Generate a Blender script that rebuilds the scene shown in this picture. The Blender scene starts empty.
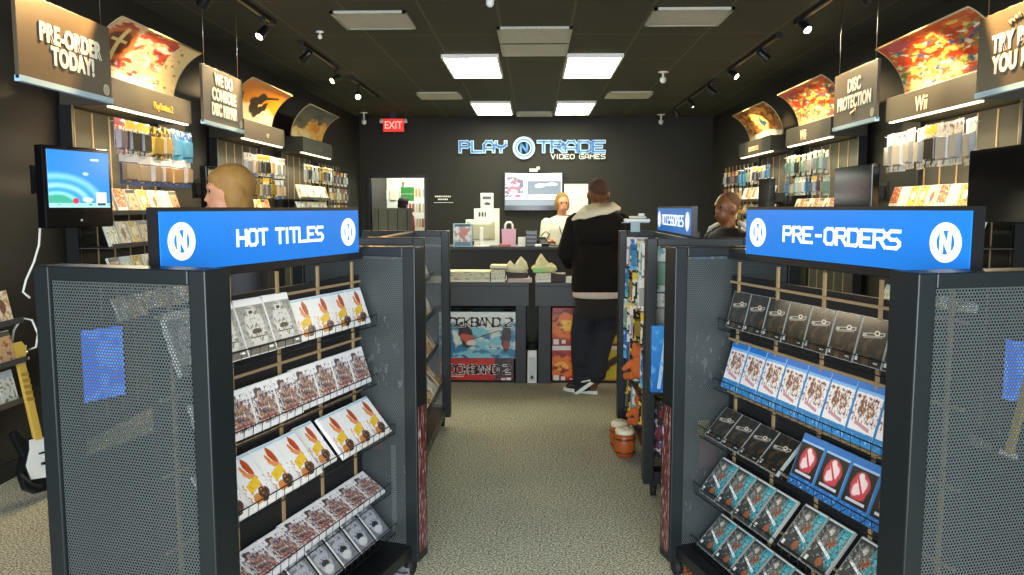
import bpy, math, random
from mathutils import Vector, Matrix, Euler
random.seed(11)
C = bpy.context.scene.collection
PI = math.pi
sc = bpy.context.scene
sc.view_settings.view_transform = 'Standard'
sc.view_settings.look = 'None'
sc.view_settings.gamma = 1
sc.view_settings.exposure = 1.0
sc.view_settings.use_curve_mapping = False

# ------------------------------------------------------------ camera
F, HC = 790., 1.58
PITCH, YAW = math.atan(79.5/790), math.atan(22/790)
cd = bpy.data.cameras.new('camera'); cam = bpy.data.objects.new('camera', cd); C.objects.link(cam)
cam.location = (0, 0, HC); cam.rotation_euler = (PI/2-PITCH, 0, YAW)
cd.sensor_width = 36; cd.lens = F/1024*36; cd.clip_start = .05; cd.clip_end = 60
sc.camera = cam
def at(u, v, Y):                     # point of the room at depth Y seen at (u, v) of the photograph
    a = (u-512)/F; b = -(v-287.5)/F
    y = math.cos(PITCH)+b*math.sin(PITCH); z = -math.sin(PITCH)+b*math.cos(PITCH)
    c, s = math.cos(YAW), math.sin(YAW)
    r = (a*c-y*s, a*s+y*c, z); t = Y/r[1]
    return Vector((r[0]*t, Y, HC+r[2]*t))

# ------------------------------------------------------------ materials
def lin(c):
    if isinstance(c, str):
        c = [int(c[i:i+2], 16)/255 for i in (0, 2, 4)]
        c = [x/12.92 if x <= .04045 else ((x+.055)/1.055)**2.4 for x in c]
    return (*c[:3], 1)
MATS = {}
def mat(name, col, rough=.5, metal=0., emit=0., spec=.5, noise=0., nscale=30, bump=0., bscale=200):
    if name in MATS: return MATS[name]
    m = bpy.data.materials.new(name); m.use_nodes = True; n = m.node_tree; p = n.nodes['Principled BSDF']
    p.inputs['Base Color'].default_value = lin(col); p.inputs['Roughness'].default_value = rough
    p.inputs['Metallic'].default_value = metal; p.inputs['Specular IOR Level'].default_value = spec
    if emit:
        p.inputs['Emission Color'].default_value = lin(col); p.inputs['Emission Strength'].default_value = emit
    tc = n.nodes.new('ShaderNodeTexCoord')
    nz = n.nodes.new('ShaderNodeTexNoise'); nz.inputs['Scale'].default_value = nscale; nz.inputs['Detail'].default_value = 3
    n.links.new(tc.outputs['Object'], nz.inputs['Vector'])
    amt = noise or .06
    c = lin(col)
    mx = n.nodes.new('ShaderNodeMix'); mx.data_type = 'RGBA'
    mx.inputs[6].default_value = (*[x*(1-amt) for x in c[:3]], 1); mx.inputs[7].default_value = (*[min(1, x*(1+amt)) for x in c[:3]], 1)
    n.links.new(nz.outputs['Fac'], mx.inputs[0]); n.links.new(mx.outputs[2], p.inputs['Base Color'])
    if bump:
        nb = n.nodes.new('ShaderNodeTexNoise'); nb.inputs['Scale'].default_value = bscale
        bp = n.nodes.new('ShaderNodeBump'); bp.inputs['Strength'].default_value = bump; bp.inputs['Distance'].default_value = .004
        n.links.new(tc.outputs['Object'], nb.inputs['Vector']); n.links.new(nb.outputs['Fac'], bp.inputs['Height']); n.links.new(bp.outputs['Normal'], p.inputs['Normal'])
    MATS[name] = m
    return m

def art(name, base, layers, rough=.35, emit=0., distort=.03, dscale=6, seedvar=True):
    """printed artwork: flat shapes in UV space. layers: (kind, cx, cy, rx, ry, rot, colour) kind e|r ;
       ('n', scale, threshold, colour, y0, y1) noise blotches between heights y0 and y1 ; ('g', col) vertical blend to col"""
    if name in MATS: return MATS[name]
    m = bpy.data.materials.new(name); m.use_nodes = True; T = m.node_tree; N = T.nodes; L = T.links
    p = N['Principled BSDF']; p.inputs['Roughness'].default_value = rough
    uv = N.new('ShaderNodeTexCoord')
    vec = uv.outputs['UV']
    if distort:
        nz = N.new('ShaderNodeTexNoise'); nz.inputs['Scale'].default_value = dscale; L.new(vec, nz.inputs['Vector'])
        s = N.new('ShaderNodeVectorMath'); s.operation = 'SUBTRACT'; s.inputs[1].default_value = (.5, .5, .5); L.new(nz.outputs['Color'], s.inputs[0])
        k = N.new('ShaderNodeVectorMath'); k.operation = 'SCALE'; k.inputs['Scale'].default_value = distort*2; L.new(s.outputs[0], k.inputs[0])
        a = N.new('ShaderNodeVectorMath'); a.operation = 'ADD'; L.new(vec, a.inputs[0]); L.new(k.outputs[0], a.inputs[1]); dv = a.outputs[0]
    else: dv = vec
    cur = None
    def mix(fac, col):
        nonlocal cur
        mx = N.new('ShaderNodeMix'); mx.data_type = 'RGBA'
        if cur is None: mx.inputs[6].default_value = lin(base)
        else: L.new(cur, mx.inputs[6])
        mx.inputs[7].default_value = lin(col); L.new(fac, mx.inputs[0]); cur = mx.outputs[2]
    def math_(op, a, b):
        q = N.new('ShaderNodeMath'); q.operation = op
        for i, x in enumerate((a, b)):
            if isinstance(x, (int, float)): q.inputs[i].default_value = x
            else: L.new(x, q.inputs[i])
        return q.outputs[0]
    for i, l in enumerate(layers):
        if l[0] in 'er':
            mp = N.new('ShaderNodeMapping'); mp.vector_type = 'TEXTURE'
            mp.inputs['Location'].default_value = (l[1], l[2], 0); mp.inputs['Rotation'].default_value = (0, 0, math.radians(l[5])); mp.inputs['Scale'].default_value = (l[3], l[4], 1)
            L.new(dv if l[0] == 'e' else vec, mp.inputs['Vector'])
            if l[0] == 'e':
                sp = N.new('ShaderNodeSeparateXYZ'); L.new(mp.outputs[0], sp.inputs[0])
                d = math_('ADD', math_('MULTIPLY', sp.outputs[0], sp.outputs[0]), math_('MULTIPLY', sp.outputs[1], sp.outputs[1]))
            else:
                ab = N.new('ShaderNodeVectorMath'); ab.operation = 'ABSOLUTE'; L.new(mp.outputs[0], ab.inputs[0])
                sp = N.new('ShaderNodeSeparateXYZ'); L.new(ab.outputs[0], sp.inputs[0])
                d = math_('MAXIMUM', sp.outputs[0], sp.outputs[1])
            if l[0] == 'r': mix(math_('LESS_THAN', d, 1.), l[6])
            else:
                mr = N.new('ShaderNodeMapRange'); mr.interpolation_type = 'SMOOTHSTEP'; mr.inputs['From Min'].default_value = 1.25; mr.inputs['From Max'].default_value = .75; L.new(d, mr.inputs['Value']); mix(mr.outputs[0], l[6])
        elif l[0] == 'n':
            nz = N.new('ShaderNodeTexNoise'); nz.inputs['Scale'].default_value = l[1]; nz.inputs['Detail'].default_value = 2
            ad = N.new('ShaderNodeVectorMath'); ad.operation = 'ADD'; ad.inputs[1].default_value = (i*7.3, i*3.1, len(name)*1.7+i); L.new(vec, ad.inputs[0]); L.new(ad.outputs[0], nz.inputs['Vector'])
            nz.inputs['Detail'].default_value = 4
            mr = N.new('ShaderNodeMapRange'); mr.interpolation_type = 'SMOOTHSTEP'; mr.inputs['From Min'].default_value = l[2]-.05; mr.inputs['From Max'].default_value = l[2]+.05; L.new(nz.outputs['Fac'], mr.inputs['Value']); f = mr.outputs[0]
            if len(l) > 4:
                sp = N.new('ShaderNodeSeparateXYZ'); L.new(vec, sp.inputs[0])
                f = math_('MULTIPLY', f, math_('MULTIPLY', math_('GREATER_THAN', sp.outputs[1], l[4]), math_('LESS_THAN', sp.outputs[1], l[5])))
            mix(f, l[3])
        elif l[0] == 'g':
            sp = N.new('ShaderNodeSeparateXYZ'); L.new(vec, sp.inputs[0]); mix(sp.outputs[1], l[1])
    if cur is None: p.inputs['Base Color'].default_value = lin(base)
    else: L.new(cur, p.inputs['Base Color'])
    if emit:
        p.inputs['Emission Strength'].default_value = emit
        if cur is None: p.inputs['Emission Color'].default_value = lin(base)
        else: L.new(cur, p.inputs['Emission Color'])
    MATS[name] = m
    return m

# ------------------------------------------------------------ mesh builder
class MB:
    def __init__(s): s.v = []; s.f = []; s.m = []; s.uv = {}; s.sm = []
    def add(s, vs, fs, mi=0, smooth=False, M=None):
        o = len(s.v)
        for q in vs: s.v.append(tuple(M @ Vector(q)) if M is not None else tuple(q))
        for f in fs: s.f.append([i+o for i in f]); s.m.append(mi); s.sm.append(smooth)
        return s
    def box(s, x0, x1, y0, y1, z0, z1, mi=0, M=None):
        vs = [(x, y, z) for x in (x0, x1) for y in (y0, y1) for z in (z0, z1)]
        return s.add(vs, [(0, 1, 3, 2), (4, 6, 7, 5), (0, 4, 5, 1), (2, 3, 7, 6), (0, 2, 6, 4), (1, 5, 7, 3)], mi, False, M)
    def quad(s, pts, mi=0, uvs=((0, 0), (1, 0), (1, 1), (0, 1)), M=None):
        s.add(pts, [tuple(range(len(pts)))], mi, False, M); s.uv[len(s.f)-1] = uvs; return s
    def slab_x(s, x0, x1, y0, y1, z0, z1, front=1, mi=0, fm=None, M=None):
        """thin box whose face on the +x (front=1) or -x side carries UVs"""
        s.box(x0, x1, y0, y1, z0, z1, mi, M)
        k = len(s.f)-6
        if front > 0:   # face (4,6,7,5): (x1,y0,z0),(x1,y1,z0),(x1,y1,z1),(x1,y0,z1)
            s.uv[k+1] = ((0, 0), (1, 0), (1, 1), (0, 1)); s.m[k+1] = mi if fm is None else fm
        else:           # face (0,1,3,2): (x0,y0,z0),(x0,y0,z1),(x0,y1,z1),(x0,y1,z0)
            s.uv[k] = ((1, 0), (1, 1), (0, 1), (0, 0)); s.m[k] = mi if fm is None else fm
        return s
    def slab_y(s, x0, x1, y0, y1, z0, z1, mi=0, fm=None, M=None):
        """box whose -y face carries UVs; face (0,4,5,1)"""
        s.box(x0, x1, y0, y1, z0, z1, mi, M); k = len(s.f)-6
        s.uv[k+2] = ((0, 0), (1, 0), (1, 1), (0, 1)); s.m[k+2] = mi if fm is None else fm
        return s
    def tube(s, pts, r, n=6, mi=0, M=None, caps=True, smooth=True):
        pts = [Vector(q) for q in pts]; rs = r if isinstance(r, (list, tuple)) else [r]*len(pts)
        vs = []; up = None
        for i, q in enumerate(pts):
            d = (pts[min(i+1, len(pts)-1)]-pts[max(i-1, 0)]).normalized()
            if up is None:
                up = Vector((0, 0, 1)) if abs(d.z) < .9 else Vector((1, 0, 0))
            a = d.cross(up)
            if a.length < 1e-4: a = d.cross(Vector((0, 1, 0)))
            a.normalize(); b = a.cross(d).normalized(); up = b
            for k in range(n):
                t = 2*PI*k/n; vs.append(q+(a*math.cos(t)+b*math.sin(t))*rs[i])
        fs = [(i*n+k, i*n+(k+1) % n, (i+1)*n+(k+1) % n, (i+1)*n+k) for i in range(len(pts)-1) for k in range(n)]
        if caps: fs += [tuple(range(n))[::-1], tuple((len(pts)-1)*n+k for k in range(n))]
        return s.add(vs, fs, mi, smooth, M)
    def lathe(s, prof, n=20, mi=0, M=None, smooth=True):
        vs = [(r*math.cos(2*PI*k/n), r*math.sin(2*PI*k/n), z) for r, z in prof for k in range(n)]
        fs = [(i*n+k, i*n+(k+1) % n, (i+1)*n+(k+1) % n, (i+1)*n+k) for i in range(len(prof)-1) for k in range(n)]
        fs += [tuple(range(n))[::-1], tuple((len(prof)-1)*n+k for k in range(n))]
        return s.add(vs, fs, mi, smooth, M)
    def mesh(s, name, mats):
        me = bpy.data.meshes.new(name); me.from_pydata(s.v, [], s.f)
        for m in (mats if isinstance(mats, (list, tuple)) else [mats]): me.materials.append(m)
        me.polygons.foreach_set('material_index', s.m); me.polygons.foreach_set('use_smooth', s.sm)
        if s.uv:
            u = me.uv_layers.new(name='UVMap')
            for fi, uvs in s.uv.items():
                p = me.polygons[fi]
                for j, li in enumerate(p.loop_indices): u.data[li].uv = uvs[j]
        me.update(); return me
    def obj(s, name, mats, parent=None, bevel=0, loc=None, M=None):
        o = bpy.data.objects.new(name, s.mesh(name, mats)); C.objects.link(o)
        if parent: o.parent = parent
        if loc is not None: o.location = loc
        if M is not None: o.matrix_world = M
        if bevel:
            b = o.modifiers.new('bevel', 'BEVEL'); b.width = bevel; b.segments = 2; b.limit_method = 'ANGLE'
        return o
def tag(o, label, cat, group=None):
    o['label'] = label; o['category'] = cat
    if group: o['group'] = group
    n = len(label.split())
    if not 4 <= n <= 16: print('LABEL LENGTH', n, label)
    return o
def empty(name, loc=(0, 0, 0), rz=0, label=None, cat=None, group=None):
    o = bpy.data.objects.new(name, None); C.objects.link(o); o.location = loc; o.rotation_euler = (0, 0, rz); o.empty_display_size = .1
    if label: tag(o, label, cat, group)
    return o
def struct(o): o['kind'] = 'structure'; return o
def copy_tree(o, parent=None):
    c = o.copy(); C.objects.link(c)
    if parent: c.parent = parent
    for ch in KIDS.get(o.name, []):
        KIDS.setdefault(c.name, []).append(copy_tree(ch, c))
    return c
KIDS = {}
def kid(o, ch): KIDS.setdefault(o.name, []).append(ch); return ch
ORD = ['first', 'second', 'third', 'fourth', 'fifth', 'sixth', 'seventh', 'eighth', 'ninth', 'tenth', 'eleventh', 'twelfth']
def proto_cache(key, build, cache={}):
    """first call builds, later calls return a linked copy of the first"""
    if key not in cache: cache[key] = build(); return cache[key]
    return copy_tree(cache[key])

# ------------------------------------------------------------ lettering
def text_mesh(txt, size, depth=.004, bold=0., sx=1., align='CENTER', spacing=1., mats=None, shear=0.):
    cu = bpy.data.curves.new('t', 'FONT'); cu.body = txt; cu.size = size; cu.extrude = depth/2; cu.offset = bold; cu.align_x = align; cu.align_y = 'CENTER'; cu.space_character = spacing; cu.shear = shear; cu.space_line = .85
    o = bpy.data.objects.new('t', cu); C.objects.link(o)
    dg = bpy.context.evaluated_depsgraph_get(); dg.update()
    me = bpy.data.meshes.new_from_object(o.evaluated_get(dg)); bpy.data.objects.remove(o); bpy.data.curves.remove(cu)
    me.transform(Matrix.Diagonal((sx, 1, 1, 1))); me.materials.clear(); me.materials.append(mats)
    return me
# square-cornered display strokes on a 4 x 6 grid
STROKES = {'H': ['06 00', '46 40', '03 43'], 'O': ['16 36 45 41 30 10 01 05 16'], 'T': ['06 46', '26 20'], 'I': ['26 20'], 'L': ['06 00 40'],
 'E': ['46 06 00 40', '03 33'], 'S': ['46 16 05 04 13 33 42 41 30 00'], 'P': ['00 06 36 45 44 33 03'], 'R': ['00 06 36 45 44 33 03', '23 40'],
 '-': ['13 33'], 'D': ['06 36 45 41 30 00 06'], 'A': ['00 04 16 36 44 40', '02 42'], 'C': ['46 16 05 01 10 40'], 'Y': ['06 04 13 33 44 46', '23 20'],
 'N': ['00 06 40 46'], 'V': ['06 20 46'], 'G': ['46 16 05 01 10 40 43 23'], 'M': ['00 06 23 46 40'], 'U': ['06 01 10 30 41 46'], 'B': ['00 06 36 45 44 33 42 41 30 00', '03 33'],
 'K': ['06 00', '46 13 40'], '2': ['06 36 45 44 01 00 40'], 'W': ['06 10 24 30 46'], ' ': []}
STROKES['A2'] = ['00 26 40', '11 31']
def strokes(mb, txt, h, w, gap, t, d=.004, x0=0., z0=0., mi=0, alt=()):
    """adds lettering lying in the local x-z plane, front towards -y; returns width"""
    x = x0
    for ch in txt:
        if ch == ' ': x += w*.6+gap; continue
        cw = w*.35 if ch == 'I' else w
        for st in STROKES['A2' if ch == 'A' and 'A' in alt else ch]:
            P = []
            for q in st.split():
                gx, gz = int(q[0])/4, int(q[1])/6
                if ch == 'I': gx = .5
                P.append(Vector((x+gx*cw, 0, z0+gz*h)))
            closed = (P[0]-P[-1]).length < 1e-6
            for a, b in zip(P[:-1], P[1:]):
                dr = (b-a).normalized(); nr = Vector((-dr.z, 0, dr.x))*t/2; e = dr*t*.42
                q = [a-e-nr, b+e-nr, b+e+nr, a-e+nr]
                vs = [v+Vector((0, -d, 0)) for v in q]+[v for v in q]
                mb.add(vs, [(0, 1, 2, 3), (7, 6, 5, 4), (0, 4, 5, 1), (1, 5, 6, 2), (2, 6, 7, 3), (3, 7, 4, 0)], mi)
        x += cw+gap
    return x-gap-x0
def strokes_width(txt, w, gap):
    x = 0
    for ch in txt: x += (w*.6 if ch == ' ' else w*.35 if ch == 'I' else w)+gap
    return x-gap
def ring(mb, cx, cz, r0, r1, d0, d1, n=40, mi=0, sx=1.):
    vs = []
    for k in range(n):
        a = 2*PI*k/n
        for r in (r0, r1):
            for y in (d0, d1): vs.append((cx+sx*r*math.cos(a), y, cz+r*math.sin(a)))
    fs = []
    for k in range(n):
        a, b = 4*k, 4*((k+1) % n)
        fs += [(a, b, b+2, a+2), (a+1, a+3, b+3, b+1), (a+2, b+2, b+3, a+3), (a, a+1, b+1, b)]
    mb.add(vs, fs, mi)
def emblem(mb, cx, cz, r, y, d=.003, mi=0):
    """white ring with a letter N in it, lying in the x-z plane facing -y"""
    ring(mb, cx, cz, r*.60, r, y-d, y, mi=mi, sx=1)
    h = r*.86; w = r*.50; t = r*.2
    s = MB(); strokes(s, 'N', h, w, 0, t, d, cx-w/2, cz-h/2)
    mb.add([(a, b+y, c) for a, b, c in s.v], s.f, mi)

# ------------------------------------------------------------ bodies: many blobs fused into one skin
def blob(name, prims, mats, voxel=.012, smooth=4, parent=None, M=None):
    mb = MB()
    for p in prims:
        if p[0] == 'e':
            _, c, r = p[:3]; R = Euler([math.radians(a) for a in (p[3] if len(p) > 3 else (0, 0, 0))]).to_matrix().to_4x4()
            X = Matrix.Translation(c) @ R @ Matrix.Diagonal((*r, 1))
            n, k = 16, 10
            vs = [(0, 0, 1)]+[(math.sin(PI*j/k)*math.cos(2*PI*i/n), math.sin(PI*j/k)*math.sin(2*PI*i/n), math.cos(PI*j/k)) for j in range(1, k) for i in range(n)]+[(0, 0, -1)]
            fs = [(0, 1+i, 1+(i+1) % n) for i in range(n)]
            for j in range(k-2):
                for i in range(n): a = 1+j*n; fs.append((a+i, a+n+i, a+n+(i+1) % n, a+(i+1) % n))
            a = 1+(k-2)*n; fs += [(a+i, len(vs)-1, a+(i+1) % n) for i in range(n)]
            mb.add(vs, fs, 0, True, X)
        elif p[0] == 'c':      # chain of joints with radii (and optional depth squash)
            _, pts, rs = p[:3]
            P = [Vector(q) for q in pts]; Q = [P[0]-(P[1]-P[0]).normalized()*rs[0]*.7]+P+[P[-1]+(P[-1]-P[-2]).normalized()*rs[-1]*.7]
            R_ = [rs[0]*.45]+list(rs)+[rs[-1]*.45]
            mb.tube(Q, R_, 14)
        elif p[0] == 'l':      # loft of horizontal ellipses (cx,cy,z,rx,ry[,rot])
            n = 24; vs = []
            for q in p[1]:
                cx, cy, z, rx, ry = q[:5]; rot = math.radians(q[5]) if len(q) > 5 else 0; tx = q[6] if len(q) > 6 else 0
                for k in range(n):
                    a = 2*PI*k/n; X = rx*math.cos(a); Y = ry*math.sin(a)
                    vs.append((cx+X*math.cos(rot)-Y*math.sin(rot), cy+X*math.sin(rot)+Y*math.cos(rot), z+tx*Y))
            m = len(p[1]); fs = [(i*n+k, i*n+(k+1) % n, (i+1)*n+(k+1) % n, (i+1)*n+k) for i in range(m-1) for k in range(n)]
            fs += [tuple(range(n))[::-1], tuple((m-1)*n+k for k in range(n))]
            if p[1][0][2] > p[1][-1][2]: fs = [f[::-1] for f in fs]
            mb.add(vs, fs, 0, True)
    o = mb.obj(name, mats)
    r = o.modifiers.new('r', 'REMESH'); r.mode = 'VOXEL'; r.voxel_size = voxel; r.use_smooth_shade = True
    s = o.modifiers.new('s', 'SMOOTH'); s.iterations = smooth; s.factor = .5
    dg = bpy.context.evaluated_depsgraph_get(); dg.update()
    me = bpy.data.meshes.new_from_object(o.evaluated_get(dg)); o.modifiers.clear(); o.data = me
    if parent: o.parent = parent
    return o

# ------------------------------------------------------------ common materials
M_wall = mat('charcoal_wall_paint', '26241f', .6, bump=.15, bscale=60, spec=.35)
M_black = mat('black_metal', '101012', .4)
M_blackm = mat('matt_black', '0b0b0c', .7)
M_frame = mat('dark_slate_frame', '141b1c', .42, metal=.2)
M_mesh = mat('perforated_steel', '515858', .42, metal=.45)
M_board = mat('black_board', '0d0d0f', .6)
M_tan = mat('tan_metal_strip', 'a88f68', .4, metal=.3)
M_wire = mat('black_wire', '1b1b1d', .35, metal=.5)
M_white = mat('white_plastic', 'e8e8e2', .4)
M_cream = mat('cream_card', 'e6deb8', .6)
M_grey = mat('counter_laminate', '3a3e3e', .5)
M_greyd = mat('dark_counter_laminate', '232628', .5)
M_head = mat('display_header_laminate', '3c382c', .5)
M_chrome = mat('brushed_steel', 'b0b0b0', .3, metal=1)
M_glow_w = mat('sign_white_glow', 'f4f8ff', .4, emit=.30)
M_glow_b = mat('sign_blue_glow', '0c6ec6', .35, emit=.26)
M_skin_l = mat('light_skin', 'c98e6c', .5); M_skin_d = mat('dark_skin', '6a4126', .45)
M_screen_off = mat('dark_glossy_screen', '0a0a0c', .12)

# ------------------------------------------------------------ the room
X0, X1, YB, YF, ZC = -3.07, 3.1, 14.0, -1.8, 3.15
def carpet():
    m = bpy.data.materials.new('speckled_carpet'); m.use_nodes = True; T = m.node_tree; N = T.nodes; L = T.links; p = N['Principled BSDF']; p.inputs['Roughness'].default_value = .95; p.inputs['Specular IOR Level'].default_value = .15
    tc = N.new('ShaderNodeTexCoord'); a = N.new('ShaderNodeTexNoise'); a.inputs['Scale'].default_value = 110; a.inputs['Detail'].default_value = 4
    b = N.new('ShaderNodeTexNoise'); b.inputs['Scale'].default_value = 2.2; b.inputs['Detail'].default_value = 3
    L.new(tc.outputs['Object'], a.inputs[0]); L.new(tc.outputs['Object'], b.inputs[0])
    r = N.new('ShaderNodeValToRGB'); e = r.color_ramp.elements; e[0].position = .40; e[0].color = lin('6f6f58'); e[1].position = .6; e[1].color = lin('dddbc6')
    k = e.new(.5); k.color = lin('aaa992')
    L.new(a.outputs['Fac'], r.inputs[0])
    r2 = N.new('ShaderNodeValToRGB'); q = r2.color_ramp.elements; q[0].color = (.8, .8, .8, 1); q[1].color = (1.1, 1.1, 1.1, 1); L.new(b.outputs['Fac'], r2.inputs[0])
    mx = N.new('ShaderNodeMix'); mx.data_type = 'RGBA'; mx.blend_type = 'MULTIPLY'; mx.inputs[0].default_value = 1; L.new(r.outputs[0], mx.inputs[6]); L.new(r2.outputs[0], mx.inputs[7]); L.new(mx.outputs[2], p.inputs['Base Color'])
    bp = N.new('ShaderNodeBump'); bp.inputs['Strength'].default_value = .5; bp.inputs['Distance'].default_value = .01; L.new(a.outputs['Fac'], bp.inputs['Height']); L.new(bp.outputs[0], p.inputs['Normal'])
    return m
def ceiling_mat():
    m = bpy.data.materials.new('black_ceiling_tiles'); m.use_nodes = True; T = m.node_tree; N = T.nodes; L = T.links; p = N['Principled BSDF']; p.inputs['Roughness'].default_value = .8
    tc = N.new('ShaderNodeTexCoord'); mp = N.new('ShaderNodeMapping'); mp.inputs['Location'].default_value = (.293, -.07, 0); L.new(tc.outputs['Object'], mp.inputs[0])
    br = N.new('ShaderNodeTexBrick'); br.offset = 0; br.inputs['Scale'].default_value = 1; br.inputs['Brick Width'].default_value = .61; br.inputs['Row Height'].default_value = 1.22; br.inputs['Mortar Size'].default_value = .012; br.inputs['Mortar Smooth'].default_value = .1
    br.inputs['Color1'].default_value = lin('37352a'); br.inputs['Color2'].default_value = lin('3a382c'); br.inputs['Mortar'].default_value = lin('55523f')
    L.new(mp.outputs[0], br.inputs[0])
    nz = N.new('ShaderNodeTexNoise'); nz.inputs['Scale'].default_value = 120; L.new(tc.outputs['Object'], nz.inputs[0])
    bp = N.new('ShaderNodeBump'); bp.inputs['Strength'].default_value = .3; bp.inputs['Distance'].default_value = .004; L.new(nz.outputs[0], bp.inputs['Height']); L.new(bp.outputs[0], p.inputs['Normal'])
    L.new(br.outputs['Color'], p.inputs['Base Color']); return m
struct(MB().box(X0-.2, X1+.2, YF, YB+3, -.1, 0).obj('floor', carpet()))
struct(MB().box(X0-.2, X1+.2, YF, YB+3, ZC, ZC+.1).obj('ceiling', ceiling_mat()))
struct(MB().box(X0-.15, X0, YF, YB+3, 0, ZC).obj('wall_left', M_wall))
struct(MB().box(X1, X1+.15, YF, YB+3, 0, ZC).obj('wall_right', M_wall))
dx0, dx1, dz = -2.9, -1.94, 2.11
struct(MB().box(X0, dx0, YB, YB+.12, 0, ZC).box(dx1, X1, YB, YB+.12, 0, ZC).box(dx0, dx1, YB, YB+.12, dz, ZC).obj('wall_back', M_wall))
M_white_wall = mat('white_wall_paint', 'd9dccb', .7)
struct(MB().box(X0, X1, YB+2.5, YB+2.6, 0, ZC).obj('wall_stockroom', M_white_wall))
struct(MB().box(dx0-.05, dx0, YB-.02, YB+.14, 0, dz+.05).box(dx1, dx1+.05, YB-.02, YB+.14, 0, dz+.05).box(dx0, dx1, YB-.02, YB+.14, dz, dz+.05).obj('trim_1', M_black))
struct(MB().box(X0, X0+.015, YF, YB, 0, .1).obj('baseboard_left', M_blackm)); struct(MB().box(X1-.015, X1, YF, YB, 0, .1).obj('baseboard_right', M_blackm))
# storefront behind the camera
struct(MB().box(X0, X1, YF-.12, YF, 0, .25).box(X0, X1, YF-.12, YF, 2.75, ZC).box(X0, X0+.25, YF-.12, YF, .25, 2.75).box(X1-.25, X1, YF-.12, YF, .25, 2.75).obj('wall_front', M_wall))
struct(MB().box(-1.02, -.95, YF-.1, YF-.02, .25, 2.75).box(.95, 1.02, YF-.1, YF-.02, .25, 2.75).box(X0+.25, X1-.25, YF-.1, YF-.02, 2.68, 2.75).obj('window_1', M_chrome))

W = bpy.data.worlds.new('world'); sc.world = W; W.use_nodes = True
W.node_tree.nodes['Background'].inputs[0].default_value = (.75, .85, 1, 1); W.node_tree.nodes['Background'].inputs[1].default_value = .35
def area(name, loc, rot, sx, sy, e, col=(1, 1, 1), parent=None):
    l = bpy.data.lights.new(name, 'AREA'); l.shape = 'RECTANGLE'; l.size = sx; l.size_y = sy; l.energy = e; l.color = col
    o = bpy.data.objects.new(name, l); C.objects.link(o); o.location = loc; o.rotation_euler = rot
    if parent: o.parent = parent
    return o
area('daylight_from_storefront', (0, YF+.03, 1.5), (PI/2, 0, 0), 5.4, 2.4, 300, (.86, .93, 1))

# ceiling fittings
def troffer(xa, xb, ya, yb, label):
    e = empty('ceiling_light', ((xa+xb)/2, (ya+yb)/2, ZC-.03), 0, label, 'ceiling light', 'fluorescent panels in the black ceiling')
    w, l = (xb-xa)/2, (yb-ya)/2; t = .022
    MB().box(-w, w, -l, -l+t, -.012, .028).box(-w, w, l-t, l, -.012, .028).box(-w, -w+t, -l+t, l-t, -.012, .028).box(w-t, w, -l+t, l-t, -.012, .028).obj('frame', M_white, e)
    MB().box(-w+t, w-t, -l+t, l-t, -.004, .02).obj('diffuser', mat('lit_diffuser', 'fdffdf', .5, emit=13), e)
    return e
troffer(-.96, -.37, 8.27, 9.56, 'bright ceiling light panel, nearer pair, left side'); troffer(.33, .91, 8.27, 9.6, 'bright ceiling light panel, nearer pair, right side')
troffer(-.95, -.35, 11.85, 13.3, 'bright ceiling light panel, farther pair, left side'); troffer(.33, .91, 11.85, 13.3, 'bright ceiling light panel, farther pair, right side')
def vent(xa, xb, ya, yb, label, split=False):
    e = empty('ceiling_vent', ((xa+xb)/2, (ya+yb)/2, ZC-.012), 0, label, 'ceiling vent', 'pale vents in the black ceiling')
    w, l = (xb-xa)/2, (yb-ya)/2; m = mat('vent_paint', 'b2b0a2', .6, noise=.2, nscale=40)
    f = MB().box(-w, w, -l, -l+.03, -.012, .01).box(-w, w, l-.03, l, -.012, .01).box(-w, -w+.03, -l, l, -.012, .01).box(w-.03, w, -l, l, -.012, .01)
    if split: f.box(-w, w, -.012, .012, -.014, .01, 1)
    f.obj('frame', [m, M_blackm], e)
    s = MB(); n = 14
    for i in range(n):
        y = -l+.03+(i+.5)*(2*l-.06)/n
        s.box(-w+.03, w-.03, -(2*l-.06)/n*.42, (2*l-.06)/n*.42, -.002, .002, 0, Matrix.Translation((0, y, -.004)) @ Matrix.Rotation(-.12, 4, 'X'))
    s.obj('louvre', m, e)
    return e
vent(-1.64, -1.03, 6.46, 7.05, 'square pale ceiling vent nearest the left wall spotlights'); vent(.94, 1.57, 6.42, 7.0, 'square pale ceiling vent nearest the right wall spotlights')
vent(-1.62, -1.02, 10.9, 11.5, 'small pale ceiling vent left of the farther light panels'); vent(1.0, 1.62, 10.9, 11.5, 'small pale ceiling vent right of the farther light panels')
vent(-.33, .33, 7.05, 8.3, 'large two-section pale ceiling vent on the centre line', True); vent(-.3, .3, 13.1, 13.7, 'small pale ceiling vent between the farther light panels')
def detector(u, v, Y, r, label, cat='sprinkler', name='sprinkler_head'):
    p = at(u, v, Y)
    e = empty(name, (p.x, p.y, ZC), 0, label, cat)
    MB().lathe([(r*1.7, 0), (r*1.7, -.01), (r*.6, -.016)], 16).obj('ceiling_plate', M_white, e)
    MB().lathe([(r*.4, -.01), (r*.4, p.z-ZC+r), (r, p.z-ZC+r*.6), (r, p.z-ZC-r*.4), (r*.5, p.z-ZC-r)], 16).obj('drop_head', M_white, e)
detector(490, 3, 6.1, .03, 'white sprinkler head above the large central vent'); detector(663, 80, 9.4, .035, 'white sprinkler head hanging right of the ceiling lights')
detector(320, 37, 7.2, .02, 'small sprinkler head beside the left spotlight track'); detector(364, 122, 13.2, .04, 'white sprinkler head at back wall, left of exit sign')
detector(661, 122, 13.6, .04, 'white sprinkler head by the back wall, right side')

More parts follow.
